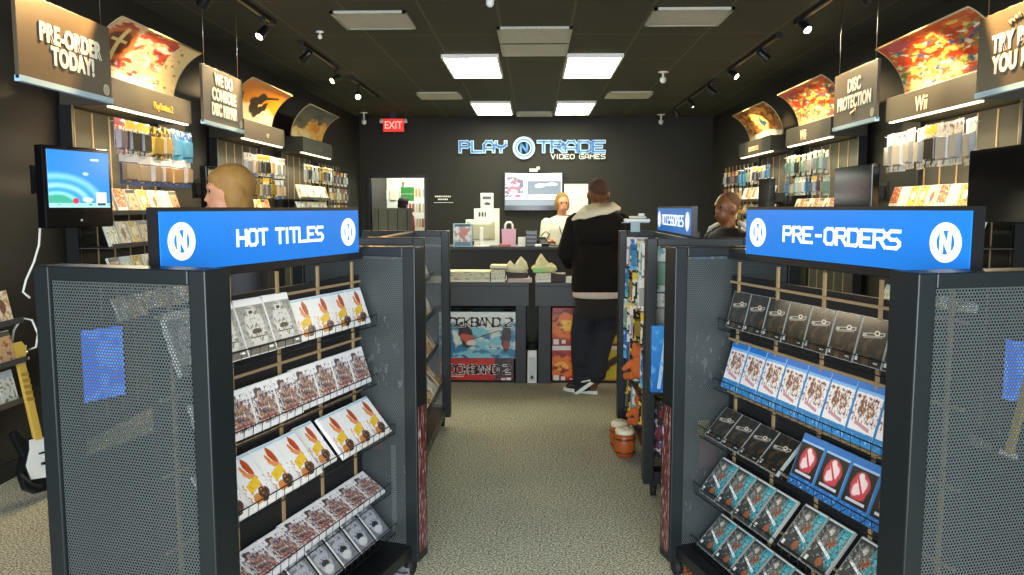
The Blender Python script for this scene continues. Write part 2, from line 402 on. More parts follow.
# spotlights
def spot_lamp(loc, target, e, ang=60, col=(1, .72, .38), blend=.6, r=.03):
    l = bpy.data.lights.new('spot_bulb', 'SPOT'); l.energy = e*2.4; l.color = col; l.spot_size = math.radians(ang); l.spot_blend = blend; l.shadow_soft_size = r
    o = bpy.data.objects.new('spot_bulb', l); C.objects.link(o); o.location = loc
    o.rotation_euler = (Vector(target)-Vector(loc)).to_track_quat('-Z', 'Y').to_euler(); return o
M_lens = mat('lit_spot_lens', 'ffe2b0', .3, emit=9)
def spotlight(x, y, z, target, label, e=28, lit=True, ang=62, col=(1, .72, .38)):
    g = 'spotlights on the ceiling tracks'
    o = empty('spotlight', (x, y, z), 0, label, 'spotlight', g)
    d = (Vector(target)-Vector((x, y, z))).normalized(); R = d.to_track_quat('-Z', 'Y').to_matrix().to_4x4()
    MB().tube([(0, 0, ZC-.035-z), (0, 0, .03)], .008, 8).box(-.02, .02, -.03, .03, ZC-.06-z, ZC-.035-z).obj('stem', M_black, o)
    MB().lathe([(.018, .07), (.03, .06), (.034, .0), (.042, -.045), (.042, -.06), (.037, -.06), (.034, -.05)], 18, M=R).obj('housing', M_black, o)
    MB().lathe([(.034, -.046), (.03, -.054), (.008, -.058)], 18, M=R).obj('lens', M_lens if lit else M_screen_off, o)
    if lit and e: spot_lamp(Vector((x, y, z))+d*.075, target, e, ang, col)
    return o
def track(x, ya, yb, label):
    o = empty('light_track', (x, ya, ZC-.02), 0, label, 'light track')
    MB().box(-.02, .02, 0, yb-ya, -.014, .016).obj('rail', M_black, o)
    MB().box(-.028, .028, -.03, .06, -.025, .02).box(-.028, .028, yb-ya-.06, yb-ya+.03, -.025, .02).obj('end_feed', M_black, o, .002)
    MB().box(-.006, .006, .07, yb-ya-.07, -.019, -.013).obj('conductor', M_tan, o)
track(-2.2, 4.4, 6.75, 'black light track above the nearest left wall display'); track(-2.2, 7.6, 8.9, 'black light track over the left middle wall display')
track(-2.2, 9.6, 11.2, 'black light track over the farthest left wall display')
track(2.2, 4.4, 6.85, 'black light track above the nearest right wall display'); track(2.2, 7.4, 9.15, 'black light track over the right middle wall display')
track(2.2, 9.9, 12.7, 'black light track over the farthest right wall display')

spotlight(-2.2, 5.4, 2.97, (-2.8, 5.75, 2.5), 'lit spotlight nearest the camera on the left track', 21)
spotlight(-2.2, 6.5, 2.99, (-2.45, 6.0, 2.4), 'lit spotlight above the second hanging sign on left', 50)
spotlight(-2.2, 7.76, 3.04, (-2.9, 8.1, 2.5), 'unlit-looking spotlight at the near end of left middle track', 0, False)
spotlight(-2.2, 8.87, 3.0, (-2.8, 8.2, 2.45), 'lit spotlight at the far end of left middle track', 34)
spotlight(-2.2, 10.0, 2.98, (-1.9, 8.2, 1.9), 'glaring orange spotlight left of the exit sign', 30, col=(1, .5, .15))
spotlight(2.2, 5.5, 2.99, (2.8, 5.75, 2.5), 'lit spotlight nearest the camera on the right track', 20)
spotlight(2.2, 6.68, 3.05, (2.45, 6.0, 2.4), 'lit spotlight at far end of near right track', 55)
spotlight(2.2, 7.86, 3.04, (2.85, 8.0, 2.5), 'lit spotlight at near end of right middle track', 26)
spotlight(2.2, 9.0, 3.05, (2.8, 8.3, 2.45), 'lit spotlight at far end of right middle track', 22)
spotlight(2.2, 10.1, 3.03, (2.85, 10.0, 2.4), 'small lit spotlight, nearest on the far right track', 30)
spotlight(2.2, 11.36, 3.04, (2.9, 11.2, 1.9), 'small lit spotlight, middle of the far right track', 14)
spotlight(2.2, 12.5, 3.04, (2.9, 12.6, 1.6), 'small lit spotlight, last on the far right track', 10)
spotlight(-2.15, 4.5, 3.0, (-2.45, 3.9, 2.45), 'unseen spotlight lighting the first hanging sign on left', 75, ang=50, col=(1, .58, .22))  # unseen lamp, placed out of view to light the left sign
spotlight(2.15, 4.5, 3.0, (2.45, 3.9, 2.4), 'unseen spotlight lighting the first hanging sign on right', 80, ang=50, col=(1, .62, .25))  # likewise unseen, placed out of view for the right sign

# ------------------------------------------------------------ hanging signs
def hang_sign(side, y0, y1, z0, z1, lines, label, extra=None):
    """side -1 left wall (faces +x), 1 right wall (faces -x)"""
    o = empty('hanging_sign', (side*2.35, (y0+y1)/2, z0), PI/2 if side < 0 else -PI/2, label, 'sign')   # local x along the board, front -y
    w, h = (y1-y0)/2, z1-z0
    MB().box(-w, w, 0, .02, 0, h).obj('board', mat('sign_board_brown', '4c402e', .5, noise=.08, nscale=4), o, .002)
    MB().box(-w, w, -.006, .024, -.012, .016).obj('bottom_strip', mat('pale_blue_reflection', '9fc3d8', .4), o)  # light blue reflection along the bottom edge, put into the strip's colour
    for s in (-.84, .84): MB().tube([(s*w, .01, h), (s*w, .01, ZC-z0)], .0025, 6).obj('hanging_wire', M_chrome, o)
    ml = mat('sign_lettering_white', 'fff6e0', .4)
    for i, (t, x, z, s, sx) in enumerate(lines):
        me = text_mesh(t, s, .004, .0045, sx, spacing=1.08, mats=ml); l = bpy.data.objects.new('lettering', me); C.objects.link(l); l.parent = o
        l.location = (x, -.003, z); l.rotation_euler = (PI/2, 0, 0)
    e = MB(); emblem(e, w-.06, .055, .03, -.001, .002); e.obj('emblem', mat('pale_print', 'c9bfa5', .5), o)
    if extra:
        x, z, wd = extra
        MB().tube([(x+wd*i/10, -.004, z+.012*math.sin(i*2.3)+.02*i/10) for i in range(11)], .005, 5).obj('script_mark', mat('amber_script', 'e8b870', .4), o)
    return o
hang_sign(-1, 3.62, 4.42, 2.17, 2.57, [('PRE-ORDER', .03, .245, .12, .8), ('TODAY!', .04, .145, .12, .8)], 'brown hanging sign with PRE-ORDER TODAY! in white letters')
hang_sign(-1, 5.65, 6.42, 2.19, 2.6, [('WE DO', 0, .33, .12, .8), ('CONSOLE', 0, .22, .12, .8), ('DISC REPAIR', 0, .11, .12, .68)], 'brown hanging sign with three lines about disc repair')
hang_sign(1, 3.58, 4.36, 2.17, 2.57, [('TRY BEFORE', .025, .235, .12, .78), ('YOU BUY', -.03, .13, .12, .78)], 'brown hanging sign with TRY BEFORE YOU BUY in white letters', (-.12, .32, .1))
hang_sign(1, 5.6, 6.38, 2.19, 2.6, [('DISC', 0, .29, .13, .8), ('PROTECTION', 0, .17, .13, .72)], 'brown hanging sign with DISC PROTECTION in white letters', (-.05, .085, .1))

# ------------------------------------------------------------ artwork
A = {}
A['grey'] = art('cover_grey', 'b9b9b2', [('g', '8e8e88'), ('r', .5, .95, .6, .07, 0, 'f4f4f0'), ('e', .5, .45, .34, .42, 0, 'd6d5cd'), ('n', 12, .56, '77766f', .2, .85), ('e', .5, .40, .18, .05, 0, '1d1d1c'), ('e', .48, .76, .08, .03, 0, '262624'), ('r', .5, .30, .26, .012, 0, '4c4b47'), ('r', .5, .07, .5, .08, 0, '55544f'), ('r', .85, .08, .08, .02, 0, 'f4f4f0')])
A['orange'] = art('cover_orange', 'f0efe9', [('r', .5, .97, .5, .02, 0, 'a8d3e6'), ('e', .62, .76, .11, .2, 22, 'b8481a'), ('e', .42, .68, .07, .15, 20, 'e2842e'), ('e', .55, .58, .24, .05, -20, 'e8935a'), ('r', .46, .41, .27, .09, 12, 'ecc32f'), ('e', .62, .2, .24, .13, 15, '3a302c'), ('e', .3, .16, .14, .1, 15, 'd88a3c'), ('n', 14, .6, 'd07a3a', .1, .5), ('r', .5, .03, .5, .03, 0, 'f4f1e4')], distort=.06)
A['portrait'] = art('cover_portrait', 'ebe8e6', [('e', .34, .82, .16, .11, 0, '4a4242'), ('e', .37, .79, .09, .08, 0, 'c9a08c'), ('e', .58, .5, .4, .3, -15, 'b8a4a4'), ('e', .5, .42, .3, .22, 20, '806466'), ('n', 9, .53, 'c08a60', .12, .7), ('n', 12, .56, '4c4250', .1, .75), ('n', 10, .6, 'e6e0de', .1, .7), ('n', 18, .58, '3a3238', .1, .9), ('r', .55, .22, .4, .02, 0, 'a04848')], distort=.08)
A['silver'] = art('cover_silver', '70757b', [('e', .5, .5, .36, .42, 0, 'a8abae'), ('n', 10, .56, '565a66', .15, .9), ('e', .5, .38, .2, .07, 0, '1d1f24'), ('e', .5, .22, .24, .1, 0, 'c9cbc9'), ('r', .04, .5, .04, .5, 0, 'd9dad6')])
A['black'] = art('cover_black', '2a2824', [('n', 4, .55, '463828'), ('r', .5, .66, .4, .04, 6, 'a8a498'), ('r', .55, .665, .3, .02, 6, '3c3832'), ('e', .62, .7, .1, .06, 0, 'd8ccb0'), ('e', .62, .7, .05, .03, 0, '2a2824'), ('r', .5, .60, .34, .012, 6, '8f8b80'), ('r', .08, .12, .05, .06, 0, 'c4c2bb'), ('r', .8, .08, .08, .015, 0, 'a9a69d')], rough=.15)
A['blue'] = art('cover_blue', 'efe9e4', [('r', .5, .93, .5, .09, 0, '1f6fc0'), ('r', .5, .86, .5, .03, 0, '78b4e6'), ('e', .35, .62, .14, .2, 10, '8a5a3c'), ('e', .68, .58, .16, .17, -15, '9b6a48'), ('n', 9, .52, 'f3e6da', .3, .84), ('n', 13, .58, '7a3838', .3, .8), ('n', 18, .6, '4c2c20', .35, .8), ('r', .5, .30, .3, .03, -8, 'c98f92'), ('r', .5, .09, .5, .11, 0, '2b86c4'), ('n', 15, .6, '8cc3e4', 0, .2)], distort=.08)
A['ring'] = art('cover_ring', '17181b', [('r', .5, .93, .5, .09, 0, '2470b8'), ('r', .5, .86, .5, .02, 0, '9cc4e6'), ('e', .5, .54, .34, .25, 0, 'c8404a'), ('e', .5, .52, .25, .14, 25, 'f0d4d0'), ('e', .46, .66, .13, .12, 0, 'f2dcd8'), ('r', .5, .54, .30, .03, -40, 'c83c48'), ('r', .5, .26, .36, .025, 0, 'd0d2d4'), ('r', .5, .07, .5, .11, 0, '1f6fb8'), ('n', 14, .6, '8cbbe0', 0, .17)], distort=.05)
A['teal'] = art('cover_teal', '2b3838', [('e', .88, .6, .34, .45, 0, '2f9aa3'), ('e', .85, .75, .12, .14, 0, '5cc0c6'), ('e', .4, .68, .24, .26, 0, '6e6a60'), ('e', .36, .8, .09, .07, 0, 'd4d1c0'), ('e', .58, .58, .13, .12, 30, 'a0532f'), ('n', 10, .57, '8e8f86', .3, .9), ('n', 12, .6, '54302a', .15, .8), ('r', .48, .42, .36, .03, -14, 'eef1ee'), ('e', .6, .18, .14, .1, 0, 'a05a3a'), ('n', 18, .58, '16201f', .05, .95), ('n', 16, .63, 'b8c8c4', .2, .9), ('r', .1, .12, .06, .05, 0, 'e6e6e0'), ('r', .5, .985, .5, .02, 0, 'cfd3cf')], distort=.06)
for i, (b, ls) in enumerate([
    ('c9a676', [('n', 7, .55, '8e3a2a'), ('r', .5, .92, .5, .08, 0, '3c3a36')]), ('e2dcc8', [('n', 7, .55, 'c98f3a'), ('e', .5, .5, .2, .25, 0, '6e3a22')]),
    ('a8341f', [('n', 9, .55, 'ecc07a'), ('r', .5, .12, .5, .1, 0, 'efe8d6')]), ('4a5a80', [('n', 7, .52, 'd8d8d0'), ('r', .5, .92, .5, .08, 0, 'd8c070')]),
    ('d8b040', [('n', 8, .55, '5c3a1c'), ('e', .5, .55, .25, .2, 0, 'efe8c8')]), ('e4e4da', [('n', 7, .57, '7a8a4a'), ('r', .5, .9, .5, .1, 0, 'b8c8d0')])]):
    A['w%d' % i] = art('wall_cover_%s' % ['sienna', 'cream', 'red', 'slate', 'gold', 'pale'][i], b, ls)
WNAMES = ['tan and red', 'cream and gold', 'red', 'slate blue', 'golden', 'pale green and white']
for i, (b, ls) in enumerate([
    ('c4527a', [('n', 5, .5, 'e8e0d6'), ('r', .5, .9, .5, .1, 0, 'a83058')]), ('e4ddc6', [('n', 6, .55, '2c2a28'), ('r', .5, .88, .5, .1, 0, 'e8c23c')]),
    ('1c1c1e', [('n', 6, .55, 'd8b040'), ('e', .5, .45, .3, .25, 0, '78765c')]), ('2a6aa8', [('n', 6, .56, 'e4e8ea'), ('r', .5, .14, .5, .12, 0, '5cb0d8')]),
    ('e8e8e0', [('n', 6, .58, '9a5a6c'), ('e', .5, .5, .25, .2, 0, '4c4c50')]), ('3a5ca0', [('r', .5, .86, .5, .13, 0, 'dfe4ec'), ('e', .5, .4, .38, .3, 0, 'c8a678'), ('n', 8, .58, '3c2c1c', 0, .7)]),
    ('cfd6cc', [('n', 6, .55, '5ca8a0'), ('e', .5, .5, .3, .2, 0, '8c9c64')])]):
    A['p%d' % i] = art('pack_print_%s' % ['pink', 'cream', 'black', 'blue', 'white', 'navy', 'mint'][i], b, ls)
PNAMES = ['pink', 'cream and black', 'black and gold', 'bright blue', 'white', 'navy-topped', 'mint and white']
# posters
P_ = {}
P_['L1'] = art('poster_red_brush', 'f0c89a', [('n', 5, .52, 'c0442a', .35, 1), ('n', 8, .56, 'a02c3a', .1, .95), ('n', 9, .58, 'f2e6d4', 0, .8), ('r', .5, .08, .5, .08, 0, 'f4ead8'), ('r', .88, .5, .14, .55, 0, 'eed6a0'), ('n', 16, .64, '8c5a34', .1, .9), ('e', .17, .6, .17, .27, 0, 'd8743c'), ('e', .17, .6, .12, .2, 0, '6c3018'), ('r', .17, .58, .02, .28, 0, 'f0d890'), ('r', .17, .62, .08, .025, 0, 'f0d890')], distort=.05)
P_['L2'] = art('poster_amber_figure', 'e09a1c', [('g', 'd8780c'), ('e', .5, .1, .6, .35, 0, 'f4e2b0'), ('e', .52, .6, .12, .14, 0, '241808'), ('r', .66, .66, .22, .03, 22, '241808'), ('e', .45, .38, .1, .26, 20, '2c1c0a'), ('e', .62, .35, .06, .22, -25, '2c1c0a'), ('e', .12, .4, .07, .2, 15, '3c2810')], distort=.08)
P_['L3'] = art('poster_dusk', '74603a', [('g', '3e403a'), ('e', .7, .25, .4, .35, 20, 'dd8c1c'), ('e', .3, .05, .5, .2, 0, 'f2dfae'), ('n', 5, .58, 'f0c060', 0, .6), ('n', 4, .6, '2c2e2a', .4, 1)], distort=.1)
P_['R1'] = art('poster_red_cartoon', 'c2360c', [('e', .25, .2, .4, .25, 0, 'f2e39a'), ('n', 7, .54, 'e6621c'), ('n', 8, .57, 'f0d46a', 0, .9), ('n', 9, .59, '3c5a8c', .1, .9), ('n', 10, .6, '7c8c3c', .1, .9), ('e', .2, .88, .12, .1, 0, 'c0485c'), ('e', .14, .58, .1, .09, 0, 'e0481c'), ('n', 12, .62, 'f6f0d8', 0, .75), ('r', .5, .03, .5, .05, 0, 'f4eab0')], distort=.08)
P_['R3'] = art('poster_brown_band', '9a5a24', [('n', 6, .52, 'd89a4c'), ('n', 8, .56, '4a2812'), ('e', .5, .5, .16, .3, 15, 'f0e27a'), ('e', .55, .45, .06, .14, 15, '3c5a7c'), ('e', .5, .05, .5, .16, 0, 'f2e6c8')], distort=.1)
def curved_poster(side, y0, y1, m, label, z0=2.43, zt=2.79):
    o = empty('curved_poster', (side*2.86, (y0+y1)/2, z0), PI/2 if side < 0 else -PI/2, label, 'poster')
    w = (y1-y0)/2; n = 12; mb = MB(); h = zt-z0
    def prof(t): return (-.24*t**1.7, h*math.sin(t*1.15)/math.sin(1.15))   # depth towards the aisle (-y), height
    for i in range(n):
        a, b = prof(i/n), prof((i+1)/n)
        mb.quad([(-w, a[0], a[1]), (w, a[0], a[1]), (w, b[0], b[1]), (-w, b[0], b[1])], 0, ((0, i/n), (1, i/n), (1, (i+1)/n), (0, (i+1)/n)))
        mb.add([(-w, a[0]+.006, a[1]+.003), (w, a[0]+.006, a[1]+.003), (w, b[0]+.006, b[1]+.003), (-w, b[0]+.006, b[1]+.003)], [(3, 2, 1, 0)], 1)
    mb.obj('printed_sheet', [m, M_cream], o)
    e = MB()
    for s in (-w, w): e.tube([(s, prof(i/n)[0]+.003, prof(i/n)[1]) for i in range(n+1)], .006, 6)
    e.tube([(-w, prof(1)[0], prof(1)[1]), (w, prof(1)[0], prof(1)[1])], .007, 6)
    e.obj('rim', mat('poster_rim', 'b3a27c', .4), o)

# ------------------------------------------------------------ products
def case_proto(key, w, h, artm, body, d=.015):
    def b():
        o = MB().box(-d, 0, -w/2, w/2, -h/2, h/2).obj('game_case', body, None, .002)
        c = MB().slab_x(0, .0012, -w/2+.004, w/2-.0025, -h/2+.003, h/2-.003).obj('cover_sheet', artm, o)
        kid(o, c)
        s = MB().box(-d+.002, .0005, -w/2-.0008, -w/2+.0035, -h/2+.002, h/2-.002).obj('spine', body, o); kid(o, s)
        return o
    return proto_cache(('case', key), b)
M_cw = mat('white_case_plastic', 'dfe0dc', .3); M_cb = mat('black_case_plastic', '17181a', .25); M_cc = mat('clear_security_plastic', '8e928c', .15); M_cbl = mat('blue_case_plastic', '3c80b4', .25)
def place(o, M): o.matrix_world = M; return o
def pack_proto(i, w, h):
    def b():
        o = MB().slab_x(-.002, .001, -w/2, w/2, -h/2, h/2).obj('hanging_pack', A['p%d' % i])
        q = MB(); a, c = w*.38, h*.28
        q.add([(.001, -a, -c-h*.08), (.001, a, -c-h*.08), (.001, a, c-h*.08), (.001, -a, c-h*.08), (.03, -a*.8, -c*.85-h*.08), (.03, a*.8, -c*.85-h*.08), (.03, a*.8, c*.85-h*.08), (.03, -a*.8, c*.85-h*.08)],
              [(4, 5, 6, 7), (0, 1, 5, 4), (1, 2, 6, 5), (2, 3, 7, 6), (3, 0, 4, 7)])
        kid(o, q.obj('blister', [mat('moulded_%d' % i, ['6e5c62', '3c3830', '8c7838', '4c88b0', 'a8a8a4', 'b49468', '7c9c8c'][i], .2)], o))
        kid(o, MB().tube([(-.06, 0, h*.42), (.035, 0, h*.42), (.045, 0, h*.45)], .002, 5).obj('peg_tab', M_chrome, o))
        return o
    return proto_cache(('pack', i, round(w, 3), round(h, 3)), b)

# ------------------------------------------------------------ wall displays
BRAND = []
def wall_display(side, y0, y1, dlabel, brand, where, rows, zb=.1, xb=3.0):
    """rows: (kind 'p'|'c', z_centre, height, width, count, [art indices], protrusion, y-start fraction, y-end fraction)"""
    o = empty('wall_display', (side*3.04, (y0+y1)/2, 0), PI/2 if side < 0 else -PI/2, dlabel, 'store display')   # front = local -y
    w = (y1-y0)/2
    MB().box(-w, w, -.03, .02, zb, 2.23).obj('back_panel', mat('olive_back_panel', '2a2920', .6), o)
    hd = MB().box(-w, w, -.32, .02, 2.24, 2.42).obj('header_box', M_head, o, .004)
    t, s, sx, col, dx = brand
    me = text_mesh(t, s, .004, .0005, sx, mats=mat('brand_'+col, col, .4)); l = bpy.data.objects.new('lettering', me); C.objects.link(l); l.parent = hd; l.location = (dx, -.323, 2.31); l.rotation_euler = (PI/2, 0, 0)
    MB().box(-w+.03, w-.03, -.305, -.275, 2.229, 2.24).obj('light_strip', mat('lit_strip', 'fff0c4', .4, emit=1.6), o)
    a = area('strip_light', (0, -.27, 2.215), (math.radians(-28), 0, 0), 2*w-.1, .06, 15, (1, .86, .58), o)
    st = MB()
    for k in range(6):
        x = -w+.06+k*(2*w-.12)/5; st.box(x-.006, x+.006, -.036, -.03, zb, 2.22)
    st.obj('upright_strip', M_tan, o)
    MB().box(-w-.01, -w+.02, -.06, .02, zb, 2.24).obj('side_rail', M_black, o); MB().box(w-.02, w+.01, -.06, .02, zb, 2.24).obj('side_rail', M_black, o)
    for ri, (kind, zc, h, pw, n, arts, pr, fa, fb) in enumerate(rows):
        ya, yb = y0+fa*(y1-y0), y0+fb*(y1-y0)
        rown = ['top', 'second', 'third', 'fourth', 'fifth', 'sixth', 'lowest'][ri]
        if kind == 'c':
            s_ = MB(); L0, L1 = (ya-(y0+y1)/2), (yb-(y0+y1)/2)
            if side < 0: pass
            else: L0, L1 = -L1, -L0
            s_.box(L0, L1, -pr-.06+.02, -.03, zc-h/2-.012, zc-h/2-.006); s_.box(L0, L1, -pr-.045, -pr-.04, zc-h/2-.012, zc-h/2+.02); s_.obj('shelf', mat('clear_lip', '4c4a44', .3), o)
        for k in range(n):
            y = ya+(k+.5)*(yb-ya)/n; x = side*(3.04-pr)
            ai = arts[(k*len(arts))//n] if kind == 'p' else arts[(k*7+ri*3) % len(arts)]
            R = Matrix.Rotation(0 if side < 0 else PI, 4, 'Z')
            if kind == 'p':
                q = pack_proto(ai, pw, h); y += random.uniform(-.006, .006)
                M = Matrix.Translation((x, y, zc+random.uniform(-.008, .008))) @ R @ Matrix.Rotation(random.uniform(-.25, .12), 4, 'Z')
                tag(place(q, M), '%s hanging pack, %s in %s row of %s' % (PNAMES[ai], ORD[k], rown, where), 'package', 'packs hanging on '+where)
            else:
                q = case_proto(('w', ai, pw, h), pw, h, A['w%d' % ai], M_cw)
                M = Matrix.Translation((x, y, zc)) @ R @ Matrix.Rotation(-.3, 4, 'Y')
                tag(place(q, M), '%s game case, %s in %s row of %s' % (WNAMES[ai], ORD[k], rown, where), 'game case', 'cases on '+where)
    return o
WL = ['near left wall display', 'middle left wall display', 'far left wall display', 'near right wall display', 'middle right wall display', 'far right wall display']
wall_display(-1, 5.1, 6.3, 'near left wall display of hanging packs under a brown header', ('PlayStation.2', .07, .85, 'e8a040', .12), WL[0], [
    ('p', 2.05, .235, .16, 7, [0, 1, 1, 2, 2, 3, 3], .31, .02, .98), ('p', 1.84, .21, .17, 6, [5], .31, .1, .98),
    ('c', 1.63, .17, .13, 7, [0, 2, 0, 4, 1, 5], .22, .0, .95), ('c', 1.41, .17, .13, 8, [1, 5, 0, 4], .24, 0, 1), ('c', 1.17, .17, .13, 8, [0, 1, 4, 5], .26, 0, 1), ('c', .9, .17, .13, 8, [3, 0, 1], .28, 0, 1)])
curved_poster(-1, 5.1, 6.3, P_['L1'], 'curved poster with red brushwork emblem above near left display')
wall_display(-1, 7.45, 8.65, 'middle left wall display of silver packs under a brown header', ('PSP', .06, .85, 'd8c8a8', .05), WL[1], [
    ('p', 2.0, 0.215, .14, 7, [4, 5, 1, 1, 5, 4, 4], .31, 0, 1), ('p', 1.78, 0.205, .14, 7, [5, 2, 2, 1, 2, 5, 5], .31, 0, 1), ('c', 1.59, .16, .13, 8, [0, 4, 1, 2], .22, .02, .8), ('c', 1.35, .17, .13, 8, [0, 1, 4, 5], .24, 0, 1)])
curved_poster(-1, 7.45, 8.65, P_['L2'], 'curved amber poster with dark armed figure silhouette above middle left display')
wall_display(-1, 9.35, 10.7, 'far left wall display with pale shelves under a dark header', ('XBOX 360', .07, .85, '6c6a60', 0), WL[2], [
    ('p', 2.0, 0.215, .14, 8, [4, 1, 4, 4, 2, 1, 1, 4], .31, 0, 1), ('c', 1.78, .17, .13, 9, [5, 3, 5, 1], .24, 0, 1), ('c', 1.58, .17, .13, 9, [3, 5, 5, 1], .24, 0, 1), ('c', 1.35, .17, .13, 9, [5, 3, 1], .24, 0, 1)])
curved_poster(-1, 9.35, 10.7, P_['L3'], 'curved poster with orange dusk sky above far left display')
wall_display(1, 5.0, 6.3, 'near right wall display of white packs under a Wii header', ('Wii', .15, .8, 'f2dcb8', -.08), WL[3], [
    ('p', 2.0, .29, .19, 8, [4, 4, 4, 1, 4, 4, 4, 4], .31, .0, 1), ('c', 1.66, .17, .13, 9, [4, 1, 5, 4, 2], .26, .0, .98), ('c', 1.42, .17, .13, 9, [0, 5, 4], .26, 0, 1), ('c', 1.17, .17, .13, 9, [3, 5, 1], .28, 0, 1), ('c', .9, .17, .13, 9, [5, 0], .28, 0, 1)])
curved_poster(1, 5.0, 6.3, P_['R1'], 'larger curved red cartoon poster above near right display')
wall_display(1, 7.45, 8.75, 'middle right wall display of mint packs under a Wii header', ('Wii', .15, .8, 'f2dcb8', -.08), WL[4], [
    ('p', 2.02, 0.215, .15, 8, [4, 6, 4, 4, 6, 1, 6, 6], .31, 0, 1), ('p', 1.8, 0.185, .14, 8, [6, 0, 1, 3, 4, 6, 2, 3], .31, 0, 1), ('c', 1.6, .16, .13, 8, [2, 1, 0], .24, .05, .9), ('c', 1.35, .17, .13, 9, [2, 1, 5], .24, 0, 1)])
curved_poster(1, 7.45, 8.75, P_['R1'], 'smaller, farther curved red cartoon poster above middle right display')
wall_display(1, 9.3, 10.7, 'far right wall display of red packs under a DS header', ('NINTENDO DS', .08, .8, 'e8cfae', 0), WL[5], [
    ('p', 1.98, 0.215, .14, 8, [3, 4, 1, 1, 4, 6, 3, 3], .31, 0, 1), ('c', 1.76, .17, .13, 9, [2, 0, 2, 5], .26, 0, 1), ('c', 1.56, .14, .13, 9, [4, 0], .26, 0, 1), ('c', 1.35, .17, .13, 9, [2, 1, 5], .26, 0, 1)])
curved_poster(1, 9.3, 10.7, P_['R3'], 'curved brown poster with yellow guitar above far right display')
# dark slatted gaps beyond the far displays
for s, y0, y1, lb in ((-1, 11.0, 12.2, 'dark slatted wall rack past the far left display'), (1, 11.0, 12.6, 'dark slatted wall rack past the far right display')):
    o = empty('slatted_rack', (s*3.03, (y0+y1)/2, 0), PI/2 if s < 0 else -PI/2, lb, 'rack'); w = (y1-y0)/2
    MB().box(-w, w, -.03, .02, .1, 2.2).obj('back_panel', M_board, o)
    m = MB()
    for k in range(8): x = -w+.05+k*(2*w-.1)/7; m.box(x-.006, x+.006, -.04, -.03, .3, 2.2)
    m.obj('upright_strip', M_tan, o)
    for r in range(3):
        for k in range(5):
            ai = [[2, 1, 0, 1, 4], [5, 2, 4, 2, 0], [2, 4, 1, 0, 2]][r][k]; q = pack_proto(ai, .14, .2)
            tag(place(q, Matrix.Translation((s*2.86, y0+.12+k*.22, 2.0-.24*r)) @ Matrix.Rotation(0 if s < 0 else PI, 4, 'Z')), '%s pack, %s in %s row of %s slatted rack' % (PNAMES[ai], ORD[k], ORD[r], 'left' if s < 0 else 'right'), 'package', 'packs on the dark slatted racks')

# ------------------------------------------------------------ monitors
def monitor(c, w, h, rz, scr, label, brackets=True, bar=.0, cat='monitor', name='wall_monitor', t=.05):
    o = empty(name, c, rz, label, cat)      # front = local -y, origin at centre
    b = .022
    MB().box(-w/2-b, w/2+b, -.01, t, -h/2-b-bar, h/2+b).obj('housing', mat('glossy_black_bezel', '08080a', .15), o, .006)
    MB().slab_y(-w/2, w/2, -.0125, -.0095, -h/2, h/2).obj('screen', scr, o)
    if bar: MB().tube([(0, -.014, -h/2-b-bar*.55), (0, -.01, -h/2-b-bar*.55)], .008, 12).obj('power_button', M_chrome, o)
    if brackets: MB().box(-.04, .04, t, t+.2, -.05, .05).box(-.08, .08, t+.19, t+.21, -.08, .08).obj('wall_bracket', M_black, o)
    return o
scr_l = art('screen_blue_sky_game', '2388e4', [('g', '1f7fe0'), ('e', .15, .0, .72, .58, 0, '8fdcf4'), ('e', .15, .0, .66, .52, 0, '2d98e8'), ('e', .15, .0, .52, .42, 0, 'a4e6f4'), ('e', .15, .0, .46, .36, 0, '2f9ade'), ('e', .13, .0, .36, .28, 0, '8fe0ea'), ('e', .13, .0, .3, .23, 0, '3fa88c'), ('r', .5, .03, .5, .05, 0, '9fd8e0'), ('e', .42, .12, .05, .05, 0, 'd8344c'), ('e', .62, .14, .09, .04, 0, 'e8d8d8'), ('r', .85, .16, .09, .12, 0, 'd8dce0'), ('n', 24, .55, '283850', .04, .06), ('r', .76, .86, .07, .02, 0, 'a8d8f8'), ('e', .6, .6, .05, .03, 0, '9fd4f4'), ('r', .85, .06, .07, .02, 0, '283850')], rough=.2, emit=.42, distort=.01)
monitor((-2.575, 4.43, 1.74), .42, .315, math.radians(90-16), scr_l, 'wall monitor showing a bright blue sky racing game', bar=.09)
monitor((-2.62, 6.68, 1.74), .52, .32, math.radians(90-10), art('screen_grey_menu', '54524c', [('n', 5, .55, '8c8672'), ('r', .5, .9, .5, .06, 0, 'b8b09c')], rough=.2, emit=.15), 'dark monitor behind the blond head')
monitor((2.62, 4.55, 1.71), .6, .38, math.radians(-90), M_screen_off, 'large switched-off monitor at the right edge')
monitor((2.62, 6.62, 1.71), .72, .38, math.radians(-90), M_screen_off, 'switched-off monitor between the two right displays')
monitor((2.6, 9.05, 1.7), .4, .38, math.radians(-90), M_screen_off, 'small dark monitor beside the far right display')
monitor((-2.7, 4.72, .62), .36, .44, math.radians(90-30), art('screen_blue_glow', '2460e0', [('n', 3, .5, '3c7cf4')], rough=.2, emit=.9), 'low glowing panel added for the blue glow behind left perforated panel', cat='monitor')  # glowing panel added for a blurred blue reflection behind the mesh
monitor((2.86, 4.68, .62), .14, .36, math.radians(-90+30), MATS['screen_blue_glow'], 'low glowing panel added for the blue glow behind right perforated panel', cat='monitor')  # narrower panel added for the same blue glow on the right
